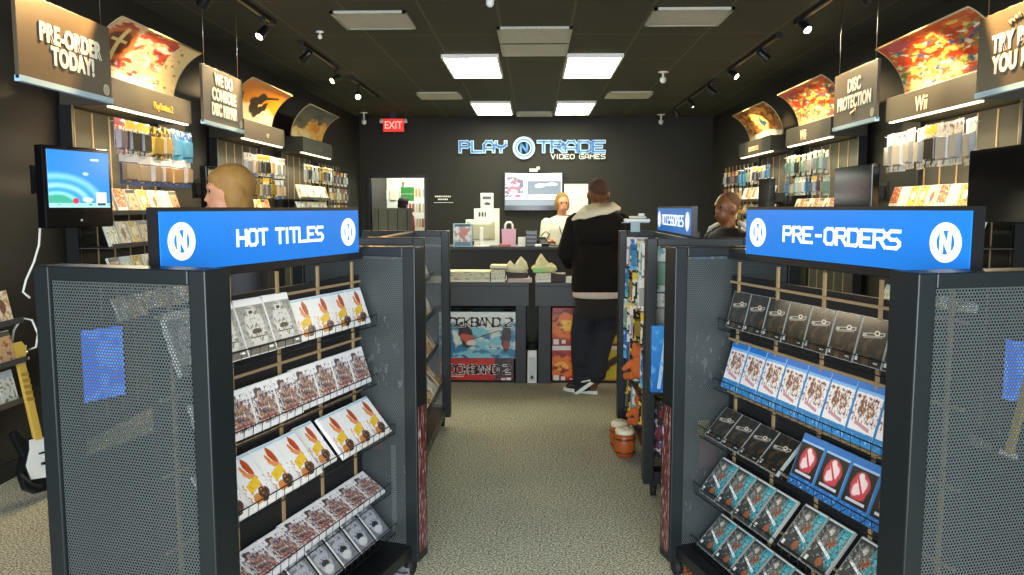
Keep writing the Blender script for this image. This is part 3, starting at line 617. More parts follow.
scr_b = art('screen_hockey', 'dfe4ea', [('r', .17, .45, .17, .45, 0, '5a4c5c'), ('e', .14, .6, .1, .2, 0, 'c8465a'), ('e', .2, .25, .09, .16, 0, 'b8303c'), ('n', 9, .52, 'd8d8e0', 0, .9), ('n', 11, .58, '4a3c50', 0, .85), ('r', .66, .55, .34, .3, 0, 'f0f2f4'), ('r', .69, .55, .3, .22, 0, '505a66'), ('e', .62, .62, .1, .06, 20, 'e8eaec'), ('e', .82, .66, .1, .05, 0, 'e8eaec'), ('r', .5, .1, .5, .1, 0, '606872'), ('r', .5, .22, .5, .03, 0, 'e4e6ea'), ('e', .5, .92, .5, .05, 0, 'f6f6f8')], rough=.2, emit=.5, distort=.03)
p = at(533.5, 189.5, 13.9)
o = monitor(p, .98, .55, 0, scr_b, 'large wall television over the back counter showing players', bar=.07, cat='television', name='wall_television', t=.07)
MB().box(-.07, .07, -.02, .04, .31, .36).lathe([(.03, 0), (.03, .05), (.0, .06)], 12, M=Matrix.Translation((.08, 0, .34))).obj('camera_bar', M_white, o)

# ------------------------------------------------------------ back wall things
o = empty('wall_sign', at(532, 148, 13.97), 0, 'illuminated PLAY N TRADE VIDEO GAMES sign on the back wall', 'sign')
k = 13.97/F
mo = mat('sign_pale_outline', 'bcd2e6', .4, emit=.12); mi_ = mat('sign_inner_blue', '4a84c0', .4, emit=.14)
def sign_word(txt, x0, x1, h, zc, t, nm):
    n = len(txt); gap = .035*1.3; W_ = (x1-x0); w = (W_-gap*(n-1))/n
    for tt, d, m_, nm2 in ((t, .03, mo, 'lettering_outline'), (t*.5, .036, mi_, 'lettering')):
        b = MB(); strokes(b, txt, h, w, gap, tt, d, x0, zc-h/2); b.obj(nm2, m_, o)
sign_word('PLAY', -71*k, -26*k, .17, .02, .062, '')
sign_word('TRADE', 6*k, 71*k, .17, .02, .062, '')
b = MB(); ring(b, -8*k, 0, .155, .195, -.04, 0); ring(b, -8*k, 0, .11, .13, -.04, 0); b.obj('emblem_ring', mo, o)
b = MB(); ring(b, -8*k, 0, .13, .155, -.036, 0); s = MB(); strokes(s, 'N', .15, .11, 0, .035, .04, -8*k-.055, -.075); b.add(s.v, s.f); b.obj('emblem', mi_, o)
b = MB(); strokes(b, 'VIDEO GAMES', .07, .068, .026, .017, .02, 19*k, -.185); b.obj('small_lettering', mat('sign_small_white', 'e0e0da', .4, emit=.1), o)
# exit sign
p = at(393.5, 125.5, 13.2)
o = empty('exit_sign', p, 0, 'red exit sign with EXIT lettering hanging by the back wall', 'exit sign')
MB().box(-.17, .17, -.02, .03, -.1, .11).obj('housing', mat('exit_red', 'e0302c', .4, emit=.4), o, .004)
MB().box(-.05, .05, -.01, .02, .11, ZC-p.z).obj('mount', M_black, o)
b = text_mesh('EXIT', .17, .004, .003, .85, mats=mat('exit_letters', 'ffb0a0', .4, emit=.4)); l = bpy.data.objects.new('lettering', b); C.objects.link(l); l.parent = o; l.location = (0, -.024, 0); l.rotation_euler = (PI/2, 0, 0)
for s in (-1, 1): MB().lathe([(.02, .05), (.035, 0), (.03, -.02)], 12, M=Matrix.Translation((s*.2, 0, .06))).obj('emergency_lamp', M_white, o)
# small lettering on back wall
o = empty('wall_lettering', at(443, 200, 13.98), 0, 'small white lines of lettering left on the back wall', 'sign')
b = MB()
for zi, (a, c) in enumerate([(-8, 8), (-5, 4), (-9, 9)]):
    x = a
    while x < c: wd = random.uniform(.8, 2); b.box(x*k, (x+wd)*k, -.006, 0, .05-zi*.05, .075-zi*.05 if zi < 2 else .06-zi*.05); x += wd+.5
b.obj('lettering', M_white, o)
# white sheet on back wall
a, c = at(564, 215, 13.95), at(588, 184, 13.95)
o = MB().slab_y(a.x, c.x, 13.93, 13.97, a.z, c.z).obj('white_notice', art('white_notice_print', 'e9ead8', [('n', 30, .68, 'c8ccb8'), ('r', .5, .96, .45, .01, 0, 'a8a890')])); tag(o, 'blank-looking white sheet on back wall beside the television', 'notice')

# stockroom behind the doorway
o = empty('stock_shelf', at(415, 235, 15.6).xy.to_3d(), 0, 'pale stockroom shelf of cases seen through the back doorway', 'shelf')
m = MB()
for z in (.2, .55, .9, 1.2, 1.5, 1.8, 2.1): m.box(-.25, .55, 0, .3, z-.015, z)
m.box(-.27, -.25, 0, .3, 0, 2.2).box(.55, .57, 0, .3, 0, 2.2).obj('shelf_board', M_cream, o)
sx = o.location.x
for r, z in enumerate((.9, 1.2, 1.5, 1.8)):
    for q in range(12):
        ai = random.choice([0, 1, 2, 4, 5]); hh = .17
        b = proto_cache(('stock', ai), lambda: MB().box(-.015, .015, 0, .13, 0, hh).obj('boxed_game', A['w%d' % ai], None, .002))
        b.location = (sx-.22+q*.062, 15.6, z); tag(b, 'upright %s case, %s on %s stockroom shelf' % (WNAMES[ai], ORD[q], ORD[3-r]), 'game case', 'cases on the stockroom shelf')
a, c = at(401, 201, 15.4), at(414, 187, 15.4)
tag(MB().slab_y(a.x, c.x, 15.38, 15.4, a.z, c.z).obj('green_sheet', art('green_print', '3fae44', [('n', 14, .6, '8cd88c'), ('r', .5, .5, .5, .03, 0, 'd0f0d0')])), 'bright green sheet on the stockroom shelf', 'poster')
a, c = at(374, 236, 14.5), at(412, 208, 14.5)
o = empty('low_partition', (a.x, 14.5, 0), 0, 'grey ribbed half-height partition in the back doorway', 'partition')
m = MB().box(0, c.x-a.x, 0, .05, 0, c.z); m.obj('panel', mat('olive_grey_panel', '68695a', .6), o)
m = MB()
for i in range(4): x = (i+.5)*(c.x-a.x)/4; m.box(x-.008, x+.008, -.006, 0, .05, c.z-.03)
m.obj('batten', M_greyd, o)
p = at(380, 200, 16.4); b = MB()
for i in range(3): b.box(p.x+i*.2, p.x+.13+i*.2, 16.47, 16.5, 1.75, 1.95)
tag(b.obj('wall_notice', M_cream), 'three small notices on the bright stockroom wall', 'notice')
area('stockroom_light', (-2.0, 15.4, 3.05), (0, 0, 0), 1.2, 1.2, 60, (1, 1, .94))

# ------------------------------------------------------------ gondola stands
def perforated(w, h, pitch=.0096, k=.35):
    key = ('perf', round(w, 3), round(h, 3))
    if key in MATS: return MATS[key]
    R = pitch/math.sqrt(3); r = pitch*k; ry = R*1.5; t = .0012
    vs = []; fs = []
    nx, nz = int(w/pitch), int(h/ry)
    ca = [(math.cos(PI/6+PI/3*i), math.sin(PI/6+PI/3*i)) for i in range(6)]
    for j in range(nz):
        for i in range(nx):
            cx = (i+.5+(.5 if j % 2 else 0))*pitch; cz = j*ry+R
            if cx+pitch/2 > w: continue
            o = len(vs)
            for rr in (R, r):
                for y in (0, t):
                    vs += [(cx+rr*a, y, cz+rr*b) for a, b in ca]
            for q in range(6):
                n = (q+1) % 6
                fs += [(o+q, o+12+q, o+12+n, o+n), (o+6+q, o+6+n, o+18+n, o+18+q), (o+12+q, o+18+q, o+18+n, o+12+n)]
    me = bpy.data.meshes.new('perforated_panel'); me.from_pydata(vs, [], fs); me.materials.append(M_mesh); MATS[key] = me
    return me
GH = 1.42
def gondola(side, A0, th, L, label, sign=None, depth=.58, t=.1, board=.27, mesh_near=True, rows=(), poster=None, strip=None, nearw=None):
    """local frame: +y along the shelves away from the street, aisle edge at x=0; the body lies towards -x*side... (side=-1 left stand, 1 right stand)"""
    o = empty('display_stand', (A0[0], A0[1], 0), -math.radians(th), label, 'display stand')
    s = -side     # +1: aisle on +x (left stand). body towards x = -s*depth
    def bx(m, xa, xb, ya, yb, za, zb, mi=0): m.box(min(s*xa, s*xb), max(s*xa, s*xb), ya, yb, za, zb, mi)
    for e, y in enumerate((0, L)):
        f = MB(); b = .055
        bx(f, -b, 0, y, y+t, .08, GH); bx(f, -depth, -depth+b, y, y+t, .08, GH); bx(f, -depth+b, -b, y, y+t, GH-.04, GH); bx(f, -depth+b, -b, y, y+t, .08, .15)
        fr = f.obj('end_frame', M_frame, o, .004)
        if e == 1 or mesh_near:
            pm = bpy.data.objects.new('perforated_panel', perforated(depth-2*b+.01, GH-.04-.15+.01)); C.objects.link(pm); pm.parent = fr
            pm.location = (-s*(depth-b+.005) if s > 0 else b-.005, y+.012, .145)
    m = MB(); bx(m, -board-.01, -board+.01, t, L, .12, GH-.12); m.obj('back_board', M_board, o)
    m = MB(); bx(m, -board-.03, -board+.03, t*.5, L+.02, GH-.05, GH-.005); m.obj('top_rail', M_black, o, .003)
    m = MB(); bx(m, -depth+.03, -.03 if mesh_near else -.2, t, L, .1, .15); m.obj('base_deck', M_black, o, .003)
    m = MB(); bx(m, -depth+.02, -depth+.035, t, L, .12, .84); m.obj('outer_board', M_board, o)
    for x in (-.06, -depth+.06):
        for y in (.05, L+.05):
            c = MB().tube([(s*x-.014, y, .035), (s*x+.014, y, .035)], .034, 16).box(s*x-.018, s*x+.018, y-.02, y+.02, .05, .085); c.obj('caster', M_blackm, o)
    g = MB(); n = 5
    for i in range(n): y = t+.06+i*(L-t-.12)/(n-1); bx(g, -board+.01, -board+.018, y-.006, y+.006, .14, GH-.06)
    for z in (1.275, 1.035, .81, .585, .36, .2): bx(g, -board+.012, -board+.02, t, L, z-.005, z+.005)
    g.obj('grid_bar', M_tan, o)
    for (wb, zb, wt, zt, ya, yb) in rows:
        m = MB(); d = Vector((wt-wb, zt-zb)); ln = d.length; d.normalize(); ex = .035
        n = int((yb-ya)/.045)
        for i in range(n+1):
            y = ya+i*(yb-ya)/n
            top = (s*(wt+d.x*ex-.022), y, zt+d.y*ex)
            m.tube([(s*(wb+.024), y, zb+.034), (s*(wb+.02), y, zb-.012), (s*(wb-.024), y, zb-.008), top], .0014, 4)
        for (w_, z_, r) in ((wb+.024, zb+.034, .0022), (wb+.02, zb-.012, .0022), (wt+d.x*ex-.022, zt+d.y*ex, .002), ((wb+wt)/2-.024, (zb+zt)/2, .0016)):
            m.tube([(s*w_, ya, z_), (s*w_, yb, z_)], r, 5)
        for y in (ya+.1, yb-.1): m.tube([(s*(wt-.02), y, zt-.02), (-s*board, y, zt-.03)], .003, 5)
        m.obj('wire_shelf', M_wire, o)
    if sign:
        txt, y0, y1, z0, z1, xo, lw, lh, gp, st, er = sign[:11]
        sg = bpy.data.objects.new('header_sign', MB().box(-(y1-y0)/2, (y1-y0)/2, 0, .035, 0, z1-z0).mesh('header_sign', M_black)); C.objects.link(sg); sg.parent = o
        sg.location = (s*xo, (y0+y1)/2, z0); sg.rotation_euler = (0, 0, PI/2 if s > 0 else -PI/2); sg['label'] = 'backlit blue sign reading '+txt
        w, h = (y1-y0)/2, z1-z0
        MB().box(-w+.006, w-.006, -.003, 0, .004, h-.012).obj('face_panel', M_glow_b, sg)
        b = MB(); W_ = strokes_width(txt, lw, gp); strokes(b, txt, lh, lw, gp, st, .002, -W_/2+sign[11], h/2-lh/2-.004)
        b.v = [(x, y-.003, z) for x, y, z in b.v]; b.obj('lettering', M_glow_w, sg)
        for c in (-1, 1): b = MB(); emblem(b, c*(w-er-.035), h/2-.004, er, -.003, .002); b.obj('emblem', M_glow_w, sg)
    if poster:
        m = MB(); m.slab_y(min(-s*(depth-.06), -s*.06), max(-s*(depth-.06), -s*.06), L+.03, L+.034, .16, GH-.05); m.obj('backing_print', poster, o)
    if strip:
        m = MB(); m.slab_x(min(0, s*.004), max(0, s*.004), L+t*.15, L+t*.85, .12, .75, front=s); m.obj('side_strip', strip, o); 
    return o
po = art('end_backing_left', '1c2022', [('n', 5, .6, '2c3234'), ('r', .55, .40, .2, .08, 0, '8c3038'), ('n', 22, .62, '9aa0a0', .55, .8), ('n', 18, .66, '7c8484', .05, .3), ('r', .86, .18, .025, .16, 0, '8c9494')], distort=0)
po2 = art('end_backing_right', '1c2022', [('n', 5, .6, '2c3234'), ('r', .22, .40, .06, .03, 0, 'a89c30'), ('r', .27, .31, .09, .05, 0, '7c3038'), ('n', 22, .62, '9aa0a0', .55, .75), ('n', 18, .66, '7c8484', .08, .3)], distort=0)
stp = art('red_side_print', '561a18', [('n', 14, .6, 'c8b8b0'), ('n', 5, .6, '3c1414')], distort=.1)
TL, AL, LL = 16.5, (-.845, 2.0), 1.26
TR, AR, LR = -16., (.945, 1.96), 1.33
SGN = (1.405, 1.565)
RL = [(-.195, 1.105, -.245, 1.250, .13, 1.25), (-.196, .855, -.237, .985, .13, 1.25), (-.118, .648, -.236, .79, .13, 1.25), (-.142, .387, -.247, .46, .13, 1.25), (-.12, .215, -.235, .34, .13, 1.25)]
RR = [(-.218, 1.09, -.255, 1.24, .13, 1.32), (-.2, .84, -.257, 1.03, .13, 1.32), (-.142, .638, -.24, .748, .13, 1.32), (-.123, .397, -.24, .54, .13, 1.32), (-.116, .166, -.232, .288, .13, 1.32)]
GL = gondola(-1, AL, TL, LL, 'near left display stand under the blue HOT TITLES sign', ('HOT TITLES', .10, 1.225, 1.395, 1.582, -.235, .043, .048, .013, .0105, .055, 0.03), rows=RL, poster=po, strip=stp)
GR = gondola(1, AR, TR, LR, 'near right display stand under the blue PRE-ORDERS sign', ('PRE-ORDERS', .085, 1.2, 1.395, 1.585, -.24, .048, .05, .012, .0105, .055, 0.0), rows=RR, poster=po2, strip=stp)
# products on the two near stands
def fill(side, G0, th, row, y_far, n, key, w, h, body, pitch, desc, rown, stand, off=0., skip=(), start=0, d=.015, lift=0):
    wb, zb, wt, zt = row[:4]; s = -side
    dv = Vector((wt-wb, zt-zb)).normalized(); ang = math.atan2(dv.x, dv.y)
    G = Matrix.Translation((G0[0], G0[1], 0)) @ Matrix.Rotation(-math.radians(th), 4, 'Z')
    for i in range(n):
        if i in skip: continue
        y = y_far-(i+.5)*pitch
        c = Vector((wb, zb))+dv*(h/2+lift)
        o = case_proto((key, w, h, d), w, h, A[key], body, d)
        R = Matrix.Rotation(0 if s > 0 else PI, 4, 'Z')
        jit = random.uniform(-.012, .012)
        o.matrix_world = G @ Matrix.Translation((s*(c.x+off), y, c.y)) @ R @ Matrix.Rotation(ang, 4, 'Y') @ Matrix.Rotation(jit, 4, 'X')
        tag(o, '%s, %s from far end on %s shelf of %s stand' % (desc, ORD[i+start], rown, stand), 'game case', desc+'s on %s shelf, %s stand' % (rown, stand))
fill(-1, AL, TL, RL[0], 1.245, 4, 'orange', .127, .155, M_cw, .1285, 'white orange-figure game case', 'top', 'left')
fill(-1, AL, TL, RL[0], .73, 4, 'grey', .148, .19, M_cw, .152, 'tall grey-art game case', 'top', 'left', start=4, off=.004, d=.02)
fill(-1, AL, TL, RL[1], 1.245, 4, 'portrait', .127, .155, M_cw, .131, 'white portrait game case', 'second', 'left')
fill(-1, AL, TL, RL[1], .715, 4, 'portrait', .127, .155, M_cw, .131, 'white portrait game case', 'second', 'left', start=4, off=.014)
fill(-1, AL, TL, RL[2], 1.245, 3, 'orange', .127, .185, M_cw, .129, 'white orange-figure game case', 'third', 'left', off=.012)
fill(-1, AL, TL, RL[2], .85, 1, 'orange', .12, .18, M_cw, .13, 'white orange-figure game case', 'third', 'left', start=3, off=-.01)
fill(-1, AL, TL, RL[2], .705, 4, 'orange', .127, .185, M_cw, .131, 'white orange-figure game case', 'third', 'left', start=4, off=.014)
fill(-1, AL, TL, RL[3], 1.24, 5, 'portrait', .122, .135, M_cw, .124, 'white portrait game case', 'fourth', 'left', off=.006)
fill(-1, AL, TL, RL[3], .615, 4, 'portrait', .122, .135, M_cw, .124, 'white portrait game case', 'fourth', 'left', start=5, off=.016)
fill(-1, AL, TL, RL[4], 1.245, 7, 'silver', .125, .165, M_cb, .129, 'dark silver game case', 'lowest', 'left')
fill(1, AR, TR, RR[0], 1.3, 8, 'black', .128, .155, M_cc, .1315, 'black game case', 'top', 'right')
fill(1, AR, TR, RR[1], 1.3, 8, 'blue', .126, .198, M_cbl, .1305, 'blue-topped game case', 'second', 'right')
fill(1, AR, TR, RR[2], 1.3, 4, 'black', .128, .15, M_cc, .1315, 'black game case', 'third', 'right', off=.01)
fill(1, AR, TR, (-.165, .62, -.235, .80), .76, 4, 'ring', .126, .185, M_cbl, .134, 'black red-emblem game case', 'third', 'right', start=4, off=.0)
fill(1, AR, TR, RR[3], 1.3, 4, 'teal', .127, .18, M_cc, .1325, 'teal game case', 'fourth', 'right', off=.012)
fill(1, AR, TR, RR[3], .75, 2, 'teal', .127, .18, M_cc, .1325, 'teal game case', 'fourth', 'right', start=4, off=-.004)
fill(1, AR, TR, RR[3], .46, 1, 'teal', .127, .18, M_cc, .1325, 'teal game case', 'fourth', 'right', start=6, off=-.008)
fill(1, AR, TR, RR[4], 1.3, 8, 'teal', .127, .17, M_cc, .1325, 'teal game case', 'lowest', 'right', off=.008)

for (sx_, m_, lab) in ((-.62, 'w3', 'slate and white flat box lying under the near left stand'), (.74, 'w2', 'red flat box lying under the near right stand')):
    b = MB(); b.slab_y(-.09, .09, -.07, .07, 0, .04)
    tag(b.obj('flat_box', A[m_], None, .003, loc=(sx_, 3.22, 0)), lab, 'box')
# far pair of stands (square to the room)
G2L = gondola(-1, (-.6, 4.25), 0, 1.3, 'far left display stand behind the HOT TITLES stand', None, depth=.62, rows=[(-.14, 1.1, -.2, 1.27, .1, 1.3), (-.12, .85, -.2, 1.02, .1, 1.3), (-.1, .6, -.2, .77, .1, 1.3), (-.06, .34, -.2, .5, .1, 1.3)])
G2R = gondola(1, (.6, 4.2), 0, 1.35, 'far right display stand under the small blue ACCESSORIES sign', ('ACCESSORIES', .22, 1.4, 1.425, 1.59, -.27, .052, .06, .022, .009, .055, 0.), depth=.56, mesh_near=False, rows=[(-.1, .2, -.2, .34, .1, 1.3)])
for r, (row, aa) in enumerate(zip([(-.14, 1.1, -.2, 1.27), (-.12, .85, -.2, 1.02), (-.1, .6, -.2, .77), (-.06, .34, -.2, .5)], [5, 1, 0, 1])):
    s = 1; dv = Vector((row[2]-row[0], row[3]-row[1])).normalized(); ang = math.atan2(dv.x, dv.y)
    for i in range(8):
        ai = [aa, 5, 1, 4][(i+r) % 4]
        o = case_proto(('w', ai, .13, .17), .13, .17, A['w%d' % ai], M_cw); c = Vector(row[:2])+dv*.085
        o.matrix_world = Matrix.Translation((-.6+c.x, 5.5-i*.14, c.y)) @ Matrix.Rotation(ang, 4, 'Y')
        tag(o, '%s game case, %s from far end, %s shelf of far left stand' % (WNAMES[ai].replace(' and ', '-').replace(' ', '-'), ORD[i], ORD[r]), 'game case', 'cases on the far left stand')
cols = [[4, 6, 1, 3, 4], [3, 4, 6, 1, 2], [6, 1, 2, 4, 1], [3, 6, 4, 2, 5], [2, 1, 6, 3, 2]]
for r in range(5):
    for i in range(6):
        ai = cols[r][i % 5]; o = pack_proto(ai, .16, .2)
        o.matrix_world = Matrix.Translation((.68+.03*random.random(), 4.5+i*.19, 1.28-r*.215)) @ Matrix.Rotation(PI+.9+random.uniform(-.3, .3), 4, 'Z')
        tag(o, '%s hanging pack, %s from near end, %s row of ACCESSORIES stand' % (PNAMES[ai].replace(' and ', '-'), ORD[i], ORD[r]), 'package', 'packs on the far right stand')
for r in range(3):
    for i in range(2):
        ai = [6, 3, 4, 1, 6, 2][r*2+i]; o = pack_proto(ai, .2, .24)
        o.matrix_world = Matrix.Translation((.74+i*.24, 4.36, 1.24-r*.25)) @ Matrix.Rotation(-PI/2, 4, 'Z')
        tag(o, '%s end pack, %s from aisle, %s row facing the street' % (PNAMES[ai].replace(' and ', '-'), ORD[i], ORD[r]), 'package', 'packs on the near end of the far right stand')
M_bb = art('blue_bundle_print', '1c6cc0', [('g', '3c94dc'), ('e', .45, .55, .25, .34, 15, '0c3c88'), ('e', .6, .6, .12, .2, -20, '8cc8f0'), ('r', .2, .5, .03, .45, -8, 'bcdcf0'), ('r', .8, .1, .12, .04, 0, 'e8f0f4'), ('n', 9, .6, '5cb0e8')])
a = at(651, 395, 4.15)
tag(MB().slab_y(a.x, a.x+.3, 4.16, 4.24, .60, .96).obj('boxed_bundle', M_bb, None, .003), 'bright blue box on the near end of ACCESSORIES stand', 'box')
a = MB(); a.box(.62, .98, 4.17, 4.3, .585, .598); sh = a.obj('end_shelf', M_black); wm = sh.matrix_world.copy(); sh.parent = G2R; sh.matrix_parent_inverse = Matrix.Translation((-.6, -4.2, 0))
tag(MB().slab_y(.64, .9, 4.28, 4.32, .2, .52).obj('boxed_bundle', art('dark_bundle_print', '2c2426', [('n', 6, .55, '7c3038'), ('n', 8, .6, '3c5c9c'), ('n', 10, .6, 'd8d0c8')]), None, .003), 'dark red and blue box low on ACCESSORIES stand end', 'box')
# blister figures and a plush tiger low on the stand
def plush(loc, body, accent, label, s=1.):
    o = empty('plush_toy', loc, math.radians(200), label, 'soft toy')
    blob('body', [('e', (0, 0, .09*s), (.06*s, .055*s, .075*s)), ('e', (0, -.01*s, .19*s), (.052*s, .05*s, .05*s)), ('e', (0, -.05*s, .18*s), (.024*s, .024*s, .018*s)), ('e', (.04*s, 0, .235*s), (.016*s, .01*s, .02*s)), ('e', (-.04*s, 0, .235*s), (.016*s, .01*s, .02*s)),
        ('c', [(.05*s, -.01*s, .13*s), (.09*s, -.04*s, .08*s)], [.02*s, .017*s]), ('c', [(-.05*s, -.01*s, .13*s), (-.09*s, -.04*s, .08*s)], [.02*s, .017*s]), ('c', [(.035*s, -.02*s, .04*s), (.05*s, -.09*s, .025*s)], [.026*s, .024*s]), ('c', [(-.035*s, -.02*s, .04*s), (-.05*s, -.09*s, .025*s)], [.026*s, .024*s])], [body], .006, 3, o)
    MB().lathe([(.008*s, 0), (.008*s, .006*s), (.0, .008*s)], 8, M=Matrix.Translation((.02*s, -.058*s, .2*s)) @ Matrix.Rotation(PI/2, 4, 'X')).lathe([(.008*s, 0), (.008*s, .006*s), (.0, .008*s)], 8, M=Matrix.Translation((-.02*s, -.058*s, .2*s)) @ Matrix.Rotation(PI/2, 4, 'X')).obj('eye', accent, o)
plush((.66, 4.86, .5), mat('orange_plush', 'c8642c', .9, bump=.4), M_blackm, 'orange soft toy sitting low on the ACCESSORIES stand')
plush((.66, 4.72, .25), mat('orange_brown_plush', 'b8581c', .9, bump=.4), M_white, 'brown-orange soft toy at the foot of ACCESSORIES stand', .9)
MB_ = MB().box(.61, .8, 4.4, 5.3, .485, .498); q = MB_.obj('toy_shelf', M_black); q.parent = G2R; q.matrix_parent_inverse = Matrix.Translation((-.6, -4.2, 0))
q = MB().box(.61, .8, 4.4, 5.2, .235, .248).obj('toy_shelf', M_black); q.parent = G2R; q.matrix_parent_inverse = Matrix.Translation((-.6, -4.2, 0))
for i, (x, y, z) in enumerate([(.7, 5.02, .498), (.69, 4.62, .498), (.69, 5.1, .248)]):
    o = empty('figure_pack', (x, y, z), math.radians(-60+i*30), ['clear pack with black and white figures below soft packs', 'clear pack with grey figures nearest the aisle', 'clear pack low behind the soft toys'][i], 'package')
    MB().slab_y(-.07, .07, .03, .034, 0, .24).obj('card', A['p2'], o); MB().box(-.055, .055, -.02, .03, .01, .17).obj('bubble', mat('smoky_clear_plastic', '8c9498', .08), o, .01)
def bongo(x, y, label):
    o = empty('bongo_drum', (x, y, 0), 0, label, 'drum', 'small barrel drums on the carpet')
    MB().lathe([(.05, .0), (.064, .03), (.07, .08), (.066, .13), (.058, .155)], 20).obj('barrel', mat('orange_barrel', 'a4521e', .4), o)
    MB().lathe([(.06, .15), (.062, .158), (.062, .172), (.05, .182), (.0, .184)], 20).obj('drum_skin', mat('cream_skin', 'e6dcbc', .5), o)
    m = MB()
    for z in (.035, .12): m.lathe([(.0675 if z < .1 else .069, z-.006), (.0695 if z < .1 else .071, z-.003), (.0695 if z < .1 else .071, z+.003), (.0675 if z < .1 else .069, z+.006)], 20)
    m.obj('hoop', mat('dark_orange_hoop', '5c2c12', .4), o)
bongo(.63, 4.93, 'nearer orange barrel drum with cream top on carpet') if 0 else None
bongo(.475, 4.02+.9, 'nearer orange barrel drum on carpet by far right stand') if 0 else None

# ------------------------------------------------------------ front counter
def counter(x0, x1, y0, dp, label, zt=.915, panels=()):
    o = empty('counter_unit', ((x0+x1)/2, y0+dp/2, 0), 0, label, 'counter'); w = (x1-x0)/2; d = dp/2
    MB().box(-w, w, -d, d, zt-.03, zt).obj('counter_top', M_grey, o, .003)
    MB().box(-w, w, -d+.005, -d+.03, zt-.21, zt-.03).obj('fascia', M_grey, o, .003)
    for (a, b) in panels: MB().box(a-(x0+x1)/2, b-(x0+x1)/2, -d+.01, d, 0, zt-.03).obj('side_panel', M_greyd, o, .003)
    MB().box(-w, w, d-.03, d, 0, zt-.03).obj('rear_panel', M_greyd, o)
    MB().box(-w, w, -d+.04, d-.03, 0, .02).obj('plinth', M_blackm, o)
    return o
CY = 7.02
xl = at(529, 300, CY).x; xr = at(535, 300, CY).x
p1 = (at(515.5, 300, CY).x, at(526, 300, CY).x); p2 = (at(538.5, 300, CY).x, at(551, 300, CY).x)
counter(-1.9, xl, CY, .75, 'left front counter unit with game bundle boxes beneath', panels=(p1, (-1.9, -1.82), (-.93, -.87)))
counter(xr, 1.9, CY, .75, 'right front counter unit where the customer stands', panels=(p2, (1.82, 1.9), (.84, .9)))
def ybox(name, u0, u1, v0, v1, Y, dp, m, label, cat='box', bev=.003, group=None, fm=None):
    a, b = at(u0, v1, Y), at(u1, v0, Y)
    return tag(MB().slab_y(a.x, b.x, Y, Y+dp, a.z, b.z, 0, 1 if fm else None).obj(name, [m, fm] if fm else m, None, bev), label, cat, group)
rb1 = art('rock_box_band', '7cc0cc', [('r', .5, .9, .5, .12, 0, 'dfe8e0'), ('n', 4, .5, 'd4dcd0', .2, .9), ('n', 5, .58, '2c7ca0', 0, .75), ('e', .35, .5, .08, .3, 8, '2a1c1a'), ('e', .38, .42, .07, .12, 40, 'c8543c'), ('e', .42, .33, .06, .06, 0, 'e0d0c0'), ('r', .6, .5, .22, .008, 28, '3c2824'), ('e', .87, .42, .06, .3, 0, '3c2830'), ('e', .88, .3, .05, .1, 0, '9c3c3c'), ('n', 10, .6, '4c4c90', 0, .3), ('e', .15, .3, .05, .3, 0, '246c94')], distort=.05)
rb2 = art('rock_box_red', 'c4281c', [('r', .88, .5, .13, .6, 0, '3c3038'), ('n', 6, .6, '9c1810'), ('r', .86, .14, .03, .06, 0, 'e8d8d0'), ('r', .93, .14, .03, .08, 0, 'f0f0ec'), ('r', .2, .26, .14, .03, 0, 'e4a8a0')], distort=0)
def bandbox(u0, u1, v0, v1, Y, m, label, lh, zc, tcol):
    a, b = at(u0, v1, Y), at(u1, v0, Y)
    o = empty('game_bundle_box', ((a.x+b.x)/2, Y, a.z), 0, label, 'box', 'game bundle boxes beneath the counter'); w = (b.x-a.x)/2; h = b.z-a.z
    MB().slab_y(-w, w, 0, .3, 0, h).obj('carton', m, o, .003)
    lw = 2*w*.082; gp = 2*w*.012; t = 'ROCKBAND 2'; W_ = strokes_width(t, lw, gp)
    for tt, d, mm, nm in ((lh*.3, .002, mat('letter_halo', 'e8e4dc', .5), 'lettering_halo'), (lh*.13, .003, mat(tcol, '15151a', .4), 'lettering')):
        if tcol == 'box_letter_ink' and nm == 'lettering_halo' and 0: continue
        q = MB(); strokes(q, t, lh, lw, gp, tt, d, -W_/2, zc*h-lh/2, alt='A'); q.obj(nm, mm, o)
bandbox(439, 516, 312, 358, CY+.05, rb1, 'pale blue ROCKBAND 2 box on top of the red one', .075, .78, 'box_letter_ink')
bandbox(438, 514, 358.5, 382.5, CY+.05, rb2, 'red ROCKBAND 2 box on the carpet under the counter', .075, .55, 'box_letter_ink')
gh = art('fire_box', 'b8320e', [('e', .25, .55, .3, .38, 0, 'e8741c'), ('e', .22, .55, .12, .14, 0, 'f8c03c'), ('n', 5, .56, '7c1408'), ('e', .42, .5, .12, .2, 0, '3c2018'), ('e', .85, .5, .2, .5, 0, 'c8b428'), ('e', .86, .5, .07, .3, 30, '3c3018'), ('r', .5, .03, .5, .03, 0, '9c1c10'), ('r', .06, .1, .04, .07, 0, 'e8e0d8'), ('r', .17, .1, .03, .05, 0, 'e8d8d0'), ('r', .35, .09, .05, .02, 0, 'e8d8d0')], distort=.05)
gh2 = art('fire_box_strip', 'b8320e', [('r', .5, .97, .5, .09, 0, 'e4dcd4'), ('e', .15, .45, .22, .3, 0, 'e8741c'), ('e', .14, .45, .1, .12, 0, 'f8b03c'), ('n', 5, .56, '8c1808', 0, .85), ('e', .84, .5, .24, .42, 0, 'c8b428'), ('e', .82, .5, .06, .3, -30, '3c3018'), ('r', .06, .12, .04, .09, 0, 'e8e0d8'), ('r', .16, .12, .03, .06, 0, 'e8d8d0'), ('r', .3, .11, .04, .02, 0, 'e8d8d0')], distort=.05)
ybox('game_bundle_box', 552, 621, 308, 345.5, CY+.06, .3, gh, 'upper fiery orange box behind the customer\'s legs')
ybox('game_bundle_box', 552, 622, 346, 383, CY+.06, .3, gh2, 'lower fiery orange box with white top strip on carpet')
